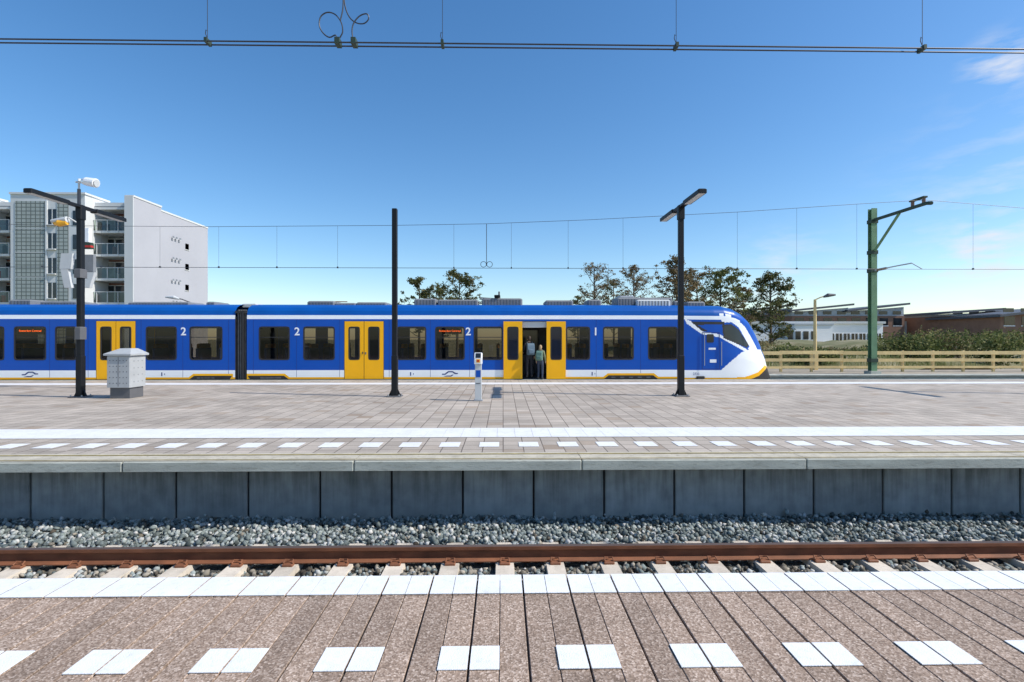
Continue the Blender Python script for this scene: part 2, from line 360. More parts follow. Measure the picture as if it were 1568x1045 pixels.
stones(P,rng.uniform(.020,.042,len(P)),'ballast_stones',[M['stone'],M['stoneb']],lambda P:((P[:,1]<6.0)&(rng.random(len(P))<.6)|(rng.random(len(P))<.06)).astype(int))

# ---------------------------------------------------------------- island platform
EY=6.79; WY=7.26
e=empty('island_platform')
b=MB(); b.box(-70,100,7.33,20.2,-1.14,-.12,'joint')
b.box(-70,100,7.26,20.2,-.119,0,'pav'); 
o=b.build('paving',e)
b=MB(); CS=3.02
xs_=[1.05+CS*k for k in range(-24,33)]
for x in xs_:
    b.box(x+.005,x+CS-.005,EY,7.25,-.125,.006+rng.normal(0,.0012),'conc',c=.012)
b.build('edge_coping',e)
b=MB()
for x in xs_: b.box(x+.004,x+CS-.004,EY+.02,7.245,.0105,.0135,'concT')
b.build('coping_surface',e)
b=MB()
b.box(-70,100,7.11,7.15,.017,.020,'moss'); b.box(-70,100,EY+.055,EY+.075,.017,.019,'moss'); b.build('moss_strip',e)
b=MB()
k=-72
while True:
    x=.435+1.005*k
    if x>98: break
    b.box(x+.014,x+.991,WY,7.31,-1.1,-.127,'wall',c=.01); k+=1
b.box(-70,99,7.312,7.328,-1.1,-.13,'joint')
b.build('retaining_wall_panels',e)
b=MB(); x=-70
while x<100: b.box(x+.002,x+.298,8.41,9.27,.004,.007,'paintw2'); x+=.3
b.box(-70,100,18.15,18.85,.004,.007,'paintw2')
b.build('white_safety_line',e)
b=MB()
for k in range(-80,120):
    c=k*.6+.39; b.box(c-.15,c+.15,7.66,8.0,.004,.007,'paintw2')
b.build('warning_dashes',e)
b=MB(); b.box(-70,100,20.0,20.2,.003,.008,'conc'); b.build('train_side_edge',e)

# ---------------------------------------------------------------- train
TD=20.3; TW=2.8
train=empty('passenger_train')
def X_(p): return tx(p,TD)
def Z_(p): return tz(p,600,TD)
WZ0,WZ1=Z_(551),Z_(501)
DZ0,DZ1=.0,Z_(492)
wins_px=[(22,70),(85,117),(224,270),(291,340),(397,443),(465,512),(608,652),(667,711),(726,769),(867.5,903),(924,970),(993,1037)]
wins_px+=[(-42,6)]
wins=[(X_(a),X_(c)) for a,c in wins_px]
doors=[(X_(147),X_(208)),(X_(527),X_(588))]; open_door=(X_(799),X_(837.5))
xg0,xg1=X_(360),X_(378)
xn=X_(1048)
# windows further along beyond the left of frame
xl=X_(-42)
ext_doors=[]
car_ends=[(xg0-18.5,xg0),(xg1,xn)]
for (lo,hi,typ) in [(-3.6,-2.0,'d'),(-5.6,-4.3,'w'),(-7.4,-6.1,'w')]:
    if xl+hi<xl and xl+lo>xg0-18.2:
        (ext_doors if typ=='d' else wins).append((xl+lo,xl+hi))
doors+=ext_doors
car_ends.append((xg0-18.5-.45-18,xg0-18.5-.45))
for q in range(7):
    x0=car_ends[2][0]+1+q*2.4
    if q==3: doors.append((x0,x0+1.55))
    else: wins.append((x0,x0+1.25))
prof=[(0,-.02),(0,.035),(0,.105),(0,Z_(567)),(0,2.30),(0,Z_(489)),(.012,Z_(483)),(.06,2.73),(.17,2.86),(.4,2.96),(.85,3.02),(1.4,3.03)]
def bandmat(z):
    if z<.03: return 'under'
    if z<.105: return 'tyellow'
    if z<Z_(567): return 'twhite'
    if z<Z_(489): return 'bluepaint'
    if z<Z_(483)-.001: return 'twhite'
    return 'roofblue'
sidez=sorted(set([-.02,.03,.105,Z_(567),WZ0,WZ1,DZ1,Z_(489)]))
bside=MB()
for (c0,c1) in car_ends:
    for face in (0,1):
        y=TD if face==0 else TD+TW
        holes=[(a,c,WZ0,WZ1) for a,c in wins if c0<a<c1]
        if face==0: holes+=[(a,c,-.02,DZ1) for a,c in doors if c0<a<c1]+([(open_door[0],open_door[1],-.02,DZ1)] if c0<open_door[0]<c1 else [])
        xs=sorted(set([c0,c1]+[h[0] for h in holes]+[h[1] for h in holes]))
        for i in range(len(xs)-1):
            for j in range(len(sidez)-1):
                xm=(xs[i]+xs[i+1])/2; zm=(sidez[j]+sidez[j+1])/2
                if any(h[0]<xm<h[1] and h[2]<zm<h[3] for h in holes): continue
                bside.quad([(xs[i],y,sidez[j]),(xs[i+1],y,sidez[j]),(xs[i+1],y,sidez[j+1]),(xs[i],y,sidez[j+1])],bandmat(zm))
    # roof
    up=[p for p in prof if p[1]>=Z_(489)-1e-6]
    for i in range(len(up)-1):
        (a,z0),(c,z1)=up[i],up[i+1]; k='twhite' if i==0 else 'roofblue'
        bside.quad([(c0,TD+a,z0),(c1,TD+a,z0),(c1,TD+c,z1),(c0,TD+c,z1)],k)
        bside.quad([(c0,TD+TW-a,z0),(c1,TD+TW-a,z0),(c1,TD+TW-c,z1),(c0,TD+TW-c,z1)],k)
    for xx in ((c0,) if c1==xn else (c0,c1)):
        bside.box(xx-.02,xx+.02,TD+.03,TD+TW-.03,-.1,2.5,'under')
bside.build('body_shell',train)
# body panel seams
bsm=MB()
for p in (60+16,135,216,280,350,388,454,520,596,659,719,913,981,1044):
    x=X_(p)
    if any(a-.03<x<c+.03 for a,c in wins+doors): continue
    bsm.box(x-.006,x+.006,TD-.0015,TD+.004,.11,Z_(490),'navy')
bsm.build('panel_seams',train)
# interior
bi=MB()
for (c0,c1) in car_ends:
    bi.box(c0+.1,c1-.1,TD+.05,TD+TW-.05,-.12,.02,'dgrey'); bi.box(c0+.1,c1-.1,TD+.06,TD+TW-.06,2.38,2.42,'int_wall')
    bi.box(c0+.1,c1-.1,TD+.9,TD+.98,2.33,2.379,'lgrey')
for (a,c) in wins:
    n=2
    for k in range(n):
        xc=a+.18+(c-a-.36)*k
        for (ya,yb) in ((TD+.12,TD+1.05),(TD+1.75,TD+2.68)):
            s=-1 if k==0 else 1
            bi.box(xc-.05,xc+.05,ya,yb,.35,1.25,'seat',c=.03); bi.box(xc-.06,xc+.06,ya+.08,yb-.08,1.252,1.42,'seat2',c=.03)
            bi.box(xc-s*.06,xc-s*.40,ya,yb,.35,.47,'seat',c=.03)
for (a,c) in doors+[open_door]:
    for xx in (a-.12,c+.12):
        bi.box(xx-.02,xx+.02,TD+.12,TD+.85,.03,2.2,'int_wall')
        bi.tube([(xx,TD+.9,.03),(xx,TD+.9,2.3)],.018,'tyellow',8)
a,c=open_door
bi.box(a-.3,c+.3,TD+TW-.12,TD+TW-.08,.03,2.3,'dgrey'); bi.box(a+.15,c-.15,TD+TW-.14,TD+TW-.121,.9,2.0,'darkglass')
bi.build('interior',train)
# window rings & glass
def rrect(x0,x1,z0,z1,r,n=5):
    pts=[]
    for cx,cz,a0 in ((x1-r,z1-r,0),(x0+r,z1-r,90),(x0+r,z0+r,180),(x1-r,z0+r,270)):
        for i in range(n+1):
            a=math.radians(a0+90*i/n); pts.append((cx+r*math.cos(a),cz+r*math.sin(a)))
    return pts
def ring(b,x0,x1,z0,z1,w,y,k,r=.1,sq=False,out=.02):
    inn=rrect(x0+w,x1-w,z0+w,z1-w,r); ou=rrect(x0-out,x1+out,z0-out,z1+out,r+.03)
    n=len(inn); vs=[(a,y,c) for a,c in inn]+[(a,y,c) for a,c in ou]+[(a,y+.03,c) for a,c in inn]+[(a,y+.03,c) for a,c in ou]
    fs=[]
    for i in range(n):
        j=(i+1)%n; fs.append((i,j,n+j,n+i)); fs.append((i,2*n+i,2*n+j,j)); fs.append((n+i,n+j,3*n+j,3*n+i))
    b.add(vs,fs,k)
br=MB(); bg=MB()
for a,c in wins:
    ring(br,a,c,WZ0,WZ1,.03,TD-.004,'rubber',r=.09)
    bg.quad([(a,TD+.012,WZ0),(c,TD+.012,WZ0),(c,TD+.012,WZ1),(a,TD+.012,WZ1)],'glass')
    bg.quad([(a,TD+TW-.012,WZ0),(c,TD+TW-.012,WZ0),(c,TD+TW-.012,WZ1),(a,TD+TW-.012,WZ1)],'glass')
    br.box(a+.03,c-.03,TD+.002,TD+.011,WZ1-.42,WZ1-.395,'rubber')
br.build('window_frames',train); bg.build('window_glass',train)
# destination displays
M['led']=mat('amber_led',(.9,.12,.01),.5); 
ln=M['led'].node_tree.nodes['Principled BSDF']; ln.inputs['Emission Color'].default_value=(1,.13,.01,1); ln.inputs['Emission Strength'].default_value=.9
def text(s,x,z,size,y,k,name,parent,ext=.002):
    cu=bpy.data.curves.new(name,'FONT'); cu.body=s; cu.size=size; cu.extrude=ext; cu.align_x='CENTER'
    o=bpy.data.objects.new(name,cu); sc.collection.objects.link(o); o.location=(x,y,z); o.rotation_euler=(math.pi/2,0,0)
    cu.materials.append(M[k]); o.parent=parent; return o
bd=MB()
for (a,c) in ((22,70),(667,711)):
    x0,x1=X_(a)+.1,X_(c)-.1; bd.box(x0,x1,TD+.03,TD+.07,WZ1-.27,WZ1-.06,'black')
    text('Rotterdam Centraal',(x0+x1)/2,WZ1-.19,.105,TD+.005,'led','display_text',train)
bd.build('destination_display',train)
for s,p in (('2',281),('2',455),('2',717),('1',912)):
    o=text(s,X_(p),Z_(513.5),.43,TD-.006,'twhite','class_number',train,.002); o.data.offset=.008
# doors
bdr=MB()
def leaf(x0,x1,y,z0=.03,z1=DZ1-.01):
    wx0,wx1,wz0,wz1=x0+.17*(x1-x0)/.77,x1-.17*(x1-x0)/.77,Z_(551),Z_(501)
    xs=[x0,wx0,wx1,x1]; zs=[z0,wz0,wz1,z1]
    for i in range(3):
        for j in range(3):
            if i==1 and j==1: continue
            bdr.quad([(xs[i],y,zs[j]),(xs[i+1],y,zs[j]),(xs[i+1],y,zs[j+1]),(xs[i],y,zs[j+1])],'tyellow')
    bdr.box(x0,x0+.012,y+.001,y+.05,z0,z1,'tyellow'); bdr.box(x1-.012,x1,y+.001,y+.05,z0,z1,'tyellow'); bdr.box(x0+.013,x1-.013,y+.001,y+.05,z1-.012,z1,'tyellow')
    ring(bdr,wx0,wx1,wz0,wz1,.03,y-.004,'rubber',r=.07,out=.015)
    bdr.quad([(wx0,y+.02,wz0),(wx1,y+.02,wz0),(wx1,y+.02,wz1),(wx0,y+.02,wz1)],'glass')
for a,c in doors:
    m=(a+c)/2; leaf(a+.02,m-.012,TD-.006); leaf(m+.012,c-.02,TD-.006)
    bdr.box(m-.011,m+.011,TD+.01,TD+.04,.03,DZ1,'rubber')
    bdr.box(a,a+.018,TD-.002,TD+.04,.03,DZ1,'rubber'); bdr.box(c-.018,c,TD-.002,TD+.04,.03,DZ1,'rubber'); bdr.box(a+.02,c-.02,TD+.001,TD+.04,DZ1-.008,DZ1+.012,'rubber')
    bdr.tube([(m-.05,TD-.02,1.02),(m-.05,TD-.02,1.10)],.02,'rubber'); 
    bdr.box(m+.04,m+.09,TD-.014,TD-.007,1.0,1.09,'dgrey')
a,c=open_door
leaf(X_(771),a+.02,TD-.075); leaf(c-.02,X_(866),TD-.075)
bdr.box(a-.02,c+.02,TD+.002,TD+.05,DZ1-.01,DZ1+.03,'rubber')
bdr.box(a,c,TD+.05,TD+.12,DZ1-.25,DZ1-.02,'lgrey'); bdr.box(a,c,TD-.12,TD+.05,-.04,.012,'steel')
bdr.build('doors',train)
# logos
bl=MB()
def logo(px):
    cx=X_(px); cz=Z_(573.3); s=.013
    bl.quad([(cx+a*s,TD-.005,cz+c*s*.9) for a,c in [(-24,1.5),(-15,1.5),(-5,10),(9,10),(16,4),(24,4),(24,.5),(14.5,.5),(7.5,6.5),(-3.5,6.5),(-13.5,-2),(-24,-2)]],'navy')
    for poly in ([(-20,-5),(-8,-5),(4,-5),(12,1),(7,1),(2,-1.8),(-9,-1.8)],[(20,9),(12,9),(6,12.5),(-6,12.5),(-14,6),(-9,6),(-4,9.4),(4,9.4)]):
        bl.quad([(cx+a*s,TD-.0035,cz+(c-3)*s*.9) for a,c in poly],'navy')
for p in (46,689): logo(p)
bl.build('operator_logo',train)
# bogie skirts: raised yellow line with dark recess
bb=MB()
for (a,c) in ((285,345),(382,447),(920,1012)):
    x0,x1=X_(a),X_(c); L_=[(x0,.03),(x0+.28,.17),(x1-.28,.17),(x1,.03)]
    if a==285: L_=[(x0,.03),(x0+.28,.17),(x1+.3,.17),(x1+.3,.03)]
    if a==382: L_=[(x0-.1,.03),(x0-.1,.17),(x1-.28,.17),(x1,.03)]
    bb.quad([(p[0],TD-.003,p[1]+(.075 if 0<i<3 else .0)) for i,p in enumerate(L_)],'tyellow')
    bb.quad([(p[0]+(.12 if i==0 else -.12 if i==3 else .03 if i==1 else -.03),TD-.006,p[1]-.005) for i,p in enumerate(L_)],'under')
    for q in range(5):
        xx=x0+.5+q*(x1-x0-1)/4; bb.box(xx-.08,xx+.08,TD-.012,TD-.007,.05,.11,'bellows')
for p in (247,628,906):
    bb.box(X_(p),X_(p)+.04,TD-.004,TD-.001,.16,.30,'navy'); bb.box(X_(p)+.12,X_(p)+.14,TD-.004,TD-.001,.2,.26,'navy')
bb.build('bogie_skirts',train)
# gangway
bgw=MB()
for (g0,g1) in ((xg0,xg1),(car_ends[2][1],car_ends[0][0])):
    n=9
    for i in range(n):
        x0=g0+.03+(g1-g0-.06)*i/n; x1=g0+.03+(g1-g0-.06)*(i+1)/n
        dd=.06 if i%2 else .12
        bgw.box(x0,x1,TD+dd,TD+TW-dd,-.1,2.83-dd,'bellows')
    bgw.box(g0,g1,TD-.002,TD+.05,2.62,2.72,'under')
    bgw.box(g1-.2,g1-.12,TD-.01,TD+.06,-.1,2.7,'rubber')
bgw.build('gangway_bellows',train)
# underframe + wheels
bu=MB()
for (c0,c1) in car_ends:
    bu.box(c0+.2,c1-.2,TD+.1,TD+TW-.1,-.55,-.03,'under')
    for xc in (c0+.3,c1-2.6):
        for k in (0,2.2):
            for y in (TD+.6,TD+2.1):
                bu.tube([(xc+k,y,-.36),(xc+k,y+.12,-.36)],.40,'rust',24)
bu.build('underframe_and_wheels',train)
# nose of the driving car
ND=20.95
xt=tx(1179.5,ND); zb=-.02
sil=[(1040,467.5),(1100,468),(1116,471.5),(1130,478.5),(1142,489),(1153,505),(1163,523),(1171,541),(1177,560),(1180,574)]
silw=[(tx(a,ND),tz(c,a,ND+.1)) for a,c in sil]; 
sx_=np.array([p[0] for p in silw]); sz_=np.array([p[1] for p in silw]); 
def ztop(x): return float(min(3.03,np.interp(x,sx_,sz_)))
def hw(x):
    t=max(0,(x-(xt-2.3))/2.3); return 1.4*(1-.45*t**2.4)
def pip(px,pz,poly):
    ins=False; n=len(poly)
    for i in range(n):
        x1,z1=poly[i]; x2,z2=poly[(i+1)%n]
        if (z1>pz)!=(z2>pz) and px<(x2-x1)*(pz-z1)/(z2-z1)+x1: ins=not ins
    return ins
def PL(l): return [(tx(a,TD+.12),tz(c,a,TD+.12)) for a,c in l]
polys=[('darkglass',PL([(1106,499.5),(1118,498.5),(1130,506),(1145,528),(1142,531),(1128,525),(1108,516)])),
 ('rubber',PL([(1104,498),(1118,496.5),(1131,505),(1148,529),(1144,533),(1128,527),(1106,518)])),
 ('rubber',PL([(1056,493),(1108,493),(1108,497),(1066,498)])),
 ('rubber',PL([(1056,493),(1066,498),(1083,508),(1074,508)])),
 ('twhite',PL([(1100,482),(1115,483),(1128,488),(1143,502),(1156,522),(1170,545),(1160,548),(1146,534),(1149,531),(1131,502),(1120,494),(1104,494)])),
 ('twhite',PL([(1045,484),(1108,484),(1108,489.5),(1045,489.5)])),
 ('twhite',PL([(1047,489),(1056,492),(1076,509),(1100,512),(1145,536),(1141,539),(1100,517),(1073,512),(1050,496)])),
 ('tyellow',PL([(1030,578.5),(1110,578.5),(1140,577.5),(1163,571),(1178,560),(1184,563),(1166,576),(1148,581.5),(1030,582)])),
 ('under',PL([(1110,582),(1148,581.5),(1166,576),(1184,563),(1195,575),(1195,600),(1100,600)])),
 ('twhite',PL([(1102,567),(1118,553),(1134,540),(1146,536),(1172,536),(1195,575),(1150,585),(1030,585),(1030,567)]))]
bn=MB(); NX=170
base=[(-1.4,z) for z in np.linspace(-.02,2.46,90)]+[(-1.396,2.55),(-1.375,2.66),(-1.34,2.73),(-1.29,2.80),(-1.2,2.87),(-1.1,2.92),(-.95,2.965),(-.7,3.005),(-.4,3.025),(0,3.03)]
base=base+[(-a,z) for a,z in reversed(base[:-1])]
xs=[xn+(xt-xn)*(1-(1-i/NX)**1.25) for i in range(NX+1)]
grid=[]
for x in xs:
    zt=ztop(x); s=(zt-zb)/(3.03-zb); w=hw(x)
    row=[]
    for (a,z) in base:
        r=max(0,(z-.9)/2.13); taper=1-.16*r*max(0,(x-(xt-2.6))/2.6)
        if s<.999: 
            h=z/3.03; ww=w*taper
            rr=(1-s)*.25*h**2
            yy=a/1.4*ww*(1-rr)
        else: yy=a/1.4*w*taper
        row.append((x,TD+1.4+yy,zb+(z-zb)*s))
    grid.append(row)
nb=len(base); vs=[p for r in grid for p in r]; 
for i in range(NX):
    for j in range(nb-1):
        q=[grid[i][j],grid[i+1][j],grid[i+1][j+1],grid[i][j+1]]
        cx=sum(p[0] for p in q)/4; cz=sum(p[2] for p in q)/4; cy=sum(p[1] for p in q)/4
        k=None
        for kk,pl in polys:
            if pip(cx,cz,pl): k=kk; break
        if k is None:
            k='roofblue' if cz>Z_(483) else 'bluepaint'
        if abs(cy-(TD+1.4))<.85 and cx>tx(1122,ND) and cz>1.05 and cz<ztop(cx)+.1 and cx<tx(1169,ND): k='darkglass'
        bn.f.append((i*nb+j,(i+1)*nb+j,(i+1)*nb+j+1,i*nb+j+1)); bn.m.append(bn.mi(k))
bn.v=vs; 
bn.add([grid[-1][j] for j in range(nb)],[tuple(range(nb))],'twhite')
bn.build('driving_cab_nose',train,smooth=True)
bc=MB()
x0,x1,z0,z1=X_(1075),X_(1102),.40,Z_(509)
for (a,c_,d,e_) in ((x0,x0+.02,z0,z1),(x1-.02,x1,z0,z1),(x0+.021,x1-.021,z1-.02,z1),(x0+.021,x1-.021,z0,z0+.02)): bc.box(a,c_,TD-.004,TD+.02,d,e_,'navy')
bc.prism_y([(p[0],p[1]) for p in rrect(X_(1082),X_(1093),Z_(525),Z_(512),.05)],TD-.006,TD+.02,'darkglass')
bc.tube([(x0+.08,TD-.05,.55),(x0+.08,TD-.05,1.9)],.014,'steel',6); bc.tube([(x1+.06,TD-.04,.55),(x1+.06,TD-.04,1.5)],.014,'steel',6)
bc.box(X_(1085),X_(1096),TD-.006,TD+.01,Z_(536),Z_(533),'twhite'); bc.box(X_(1087),X_(1097),TD-.008,TD+.01,Z_(556),Z_(551),'twhite')
bc.box(X_(1066),X_(1078),TD-.1,TD-.005,.02,.13,'under',c=.02)
bc.build('cab_door',train)
text('2733',X_(1066),Z_(575),.13,TD-.006,'navy','unit_number',train,.001)
bcp=MB()
bcp.tube([(xt-.25,21.7,.05),(xt+.22,21.7,.02)],.11,'under',10); bcp.box(xt-.2,xt+.05,21.0,22.4,-.35,-.05,'under',c=.05); bcp.box(xt-1.5,xt-.25,20.75,22.6,-.4,.0,'under',c=.1)
bcp.build('coupler',train)
# roof equipment
be=MB()
def req(a,c,top,y0=.75,y1=1.9,k='mgrey',slat=True):
    x0,x1=tx(a,TD+y0),tx(c,TD+y0); zt=tz(top,(a+c)/2,TD+y0)
    be.box(x0,x1,TD+y0,TD+y1,2.93,zt,k,c=.05)
    if slat:
        n=int((x1-x0)/.12)
        for i in range(1,n): 
            xx=x0+(x1-x0)*i/n; be.box(xx-.015,xx+.015,TD+y0-.006,TD+y0-.001,2.97,zt-.06,'dgrey')
for a,c,t in ((12,48,459),(60,118,461.5),(195,290,462.5),(315,330,462),(470,512,461),(512,545,464),(545,592,463),(634,668,457.5),(670,732,459),(738,800,457),(835,878,460),(900,921,459),(945,1030,456),(1032,1048,461),(1052,1080,462)): req(a,c,t)
req(948,972,453,1.1,2.0,'steel',False); req(975,1027,459,.5,.74,'lgrey',True)
for (g0) in (X_(366),): be.box(g0-.25,g0+.35,TD+.7,TD+2.1,2.9,3.06,'lgrey',c=.04)
yc=TD+1.4
px0=X_(762)
for s in (-.45,.45):
    be.tube([(px0-1.1,yc+s,3.12),(px0+.9,yc+s,3.22),(px0-.8,yc+s*.8,3.33)],.025,'dgrey',6)
be.box(px0-.15,px0+.1,yc-.7,yc+.7,3.36,3.42,'black',c=.02)
for q in (-1.1,.9): be.tube([(px0+q,yc-.4,2.98),(px0+q,yc-.4,3.14)],.05,'insul',8)
be.tube([(px0+.05,yc-.4,3.2),(px0+.05,yc-.4,3.58)],.04,'dgrey',6)
be.tube([(X_(472),TD+1,3.02),(X_(478),TD+1,3.16),(X_(520),TD+1,3.15)],.02,'rust',6)
be.build('roof_equipment',train)

# ---------------------------------------------------------------- platform furniture
def lamp(px,name,arm,base_py=606.5,topy=320):
    D=14.4; x=tx(px,D); e=empty(name); b=MB()
    h=tz(topy,px,D); w=.07
    b.box(x-w,x+w,D-w,D+w,.03,h,'black',c=.012)
    b.box(x-w-.012,x+w+.012,D-w-.012,D+w+.012,.03,1.15,'black',c=.012)
    b.box(x-.2,x+.2,D-.2,D+.2,.004,.03,'dgrey',c=.01)
    for sx in (-.15,.15):
        for sy in (-.15,.15): b.tube([(x+sx,D+sy,.03),(x+sx,D+sy,.07)],.018,'steel',6)
    b.add([(x-.17,D-.02,.03),(x-w,D-.02,.03),(x-w,D-.02,.25),(x-.17,D+.02,.03),(x-w,D+.02,.03),(x-w,D+.02,.25)],[(0,1,2),(5,4,3),(0,2,5,3)],'black')
    b.add([(x+.17,D-.02,.03),(x+w,D-.02,.03),(x+w,D-.02,.25),(x+.17,D+.02,.03),(x+w,D+.02,.03),(x+w,D+.02,.25)],[(2,1,0),(3,4,5),(3,5,2,0)],'black')
    b.build('pole',e)
    if arm:
        b=MB(); zc=h+.02
        b.box(x-.075,x+.075,12.85,15.95,zc,zc+.075,'black',c=.015)
        b.box(x-.11,x+.11,12.80,13.95,zc-.02,zc+.06+.03,'black',c=.02); b.box(x-.11,x+.11,14.85,16.0,zc-.02,zc+.09,'black',c=.02)
        b.box(x-.08,x+.08,12.85,13.9,zc-.028,zc-.021,'lgrey'); b.box(x-.08,x+.08,14.9,15.95,zc-.028,zc-.021,'lgrey')
        b.build('luminaire_arm',e)
        b=MB(); b.box(x-.09,x+.09,D-.09,D+.09,h-.3,h+.1,'black',c=.02); b.build('arm_bracket',e)
    return e,x,D
lamp(604.5,'platform_post',False)
lamp(1042.5,'platform_lamp',True)
lamp(1700,'platform_lamp',True)
e,x,D=lamp(123.5,'platform_lamp',True)
b=MB()
b.box(x-.09,x+.09,D-.11,D+.11,1.6,1.95,'dgrey',c=.02)
b.box(x-.10,x+.10,D-.12,D+.12,3.3,3.55,'dgrey',c=.02)
b.build('clamps',e)
def horn(e,x,y,z,s=1):
    b=MB(); b.tube([(x,y,z-1.0),(x,y,z)],.03,'lgrey',8); b.tube([(x-.1,y,z),(x+.2,y,z-.03)],.03,'lgrey',8)
    b.tube([(x+.15,y,z+.02),(x+.3,y-.05,z),(x+.62,y-.08,z-.06)],[.10*s,.14*s,.15*s],'twhite',14)
    b.tube([(x+.62,y-.08,z-.06),(x+.65,y-.08,z-.065)],[.12,.12],'lgrey',12)
    b.tube([(x+.02,y,z+.02),(x+.02,y,z+.1)],.05,'twhite',8); b.build('floodlight',e,smooth=False)
# mast behind lamp carrying flood light, orange lamp, signs
Dm=17.2; xm=tx(121,Dm); e2=empty('signal_mast')
horn(e2,xm,Dm,tz(279,121,Dm))
b=MB(); b.tube([(xm,Dm,0),(xm,Dm,tz(290,121,Dm))],.05,'dgrey',8)
z=tz(343,100,Dm); b.tube([(xm,Dm,z),(xm-.25,Dm-.1,z+.18),(xm-.62,Dm-.1,z+.1)],.025,'lgrey',6)
b.build('mast',e2)
b=MB(); b.tube([(xm-.72,Dm-.1,z-.02),(xm-.55,Dm-.1,z),(xm-.3,Dm-.1,z+.02)],[.05,.12,.08],'orange',12)
b.tube([(xm-.8,Dm-.1,z+.06),(xm-.3,Dm-.1,z+.12)],[.06,.1],'lgrey',10); b.build('orange_lamp',e2)
b=MB()
def slab(px0,px1,py0,py1,k,lean=0,D=Dm,th=.12):
    a,c=tx(px0,D),tx(px1,D); z0,z1=tz(py1,px0,D),tz(py0,px0,D)
    b.prism_y([(a,z0),(c,z0),(c+lean,z1),(a+lean,z1)],D-.25,D-.25+th,k)
slab(133,145,352,373,'twhite'); slab(134,148,373.5,383,'dkgreen'); slab(134,148,378,381,'red',D=Dm-.02)
slab(108,119,414,442,'lgrey',-.12); slab(101,118,390,413.5,'lgrey',.05); slab(131,146,418.5,442,'lgrey',.16); slab(134,152,392,418,'mgrey',.0)
b.build('sign_panels',e2)

# utility cabinet
e=empty('utility_cabinet'); D=14.0
xa,xb=tx(163,D),tx(199,D); yb=D+.62; za=tz(594,180,D); zb_=tz(545,180,D)
b=MB(); b.box(xa+.06,xb-.04,D+.05,yb-.05,.003,za,'dgrey'); b.build('plinth',e)
b=MB(); b.box(xa,xb,D,yb,za,zb_,'cabgrey',c=.02)
b.box((xa+xb)/2-.006,(xa+xb)/2+.006,D-.004,D+.01,za+.03,zb_-.03,'dgrey')
b.build('housing',e)
b=MB()
zt=tz(534,180,D)
b.add([(xa-.05,D-.05,zb_+.002),(xb+.05,D-.05,zb_+.002),(xb+.05,yb+.05,zb_+.002),(xa-.05,yb+.05,zb_+.002),(xa-.05,D-.05,zb_+.05),(xb+.05,D-.05,zb_+.05),(xb+.05,yb+.05,zb_+.05),(xa-.05,yb+.05,zb_+.05),(xa+.22,D+.2,zt),(xb-.12,D+.2,zt),(xb-.12,yb-.15,zt),(xa+.22,yb-.15,zt)],
 [(0,3,2,1),(0,1,5,4),(1,2,6,5),(2,3,7,6),(3,0,4,7),(4,5,9,8),(5,6,10,9),(6,7,11,10),(7,4,8,11),(8,9,10,11)],'cabgrey')
b.build('lid',e)
b=MB()
for i in range(6):
    for j in range(5):
        cx=xa+.09+(xb-xa-.18)*i/5; cz=za+.12+(zb_-za-.25)*j/4
        b.tube([(cx,D-.003,cz),(cx,D+.004,cz)],.014,'dgrey',8)
for i in range(3):
    for j in range(4):
        cy=D+.15+.16*i; cz=za+.15+(zb_-za-.3)*j/3; b.box(xb-.002,xb+.003,cy-.014,cy+.014,cz-.014,cz+.014,'mgrey')
b.build('vent_holes',e)

# card reader post
e=empty('ticket_card_reader'); D=13.4; xc=tx(732.5,D)
b=MB()
b.box(xc-.12,xc+.12,D-.1,D+.1,.004,.03,'steel',c=.008)
b.prism_x([(D-.07,.03),(D+.07,.03),(D+.07,.98),(D-.07,.94)],xc-.085,xc+.085,'lgrey')
b.build('column',e,bevel=.012)
b=MB(); b.prism_x([(D-.10,.95),(D+.08,.985),(D+.08,1.24),(D-.02,1.26),(D-.10,1.12)],xc-.105,xc+.105,'twhite'); b.build('reader_head',e,bevel=.02)
b=MB()
b.add([(xc-.07,D-.105,1.125),(xc+.07,D-.105,1.125),(xc+.07,D-.035,1.245),(xc-.07,D-.035,1.245)],[(0,1,2,3)],'darkglass')
b.box(xc-.05,xc+.05,D-.106,D-.101,1.0,1.09,'tyellow'); b.box(xc-.03,xc+.03,D-.11,D-.107,1.02,1.07,'red')
b.box(xc-.06,xc+.06,D-.076,D-.071,.62,.80,'bluepaint'); b.box(xc-.06,xc+.06,D-.076,D-.071,.45,.47,'dgrey'); b.build('display_and_labels',e)

# ---------------------------------------------------------------- overhead line
def wirepath(b,pts,r,k='wire',n=6): b.tube(pts,r,k,n)
e=empty('overhead_line')
b=MB(); Dn=5.15; zw=tz(66,600,Dn)
wirepath(b,[(-60,Dn,zw),(60,Dn,zw)],.0075); wirepath(b,[(-60,Dn+.075,zw+.005),(60,Dn+.075,zw+.005)],.0075)
wirepath(b,[(x,Dn+.03,zw+1.15+.0008*x*x) for x in range(-60,61,4)],.008)
for p in (-40,315,677,1037,1416,1770):
    x=tx(p,Dn); b.tube([(x,Dn+.03,zw+.04),(x,Dn+.03,zw+1.2)],.003,'wire',5)
    b.box(x-.014,x+.014,Dn-.012,Dn+.085,zw-.010,zw+.035,'dkgreen')
    b.tube([(x,Dn+.03,zw+.04),(x-.02,Dn+.03,zw+.09),(x-.015,Dn+.03,zw+.13),(x,Dn+.03,zw+.12)],.004,'wire',5)
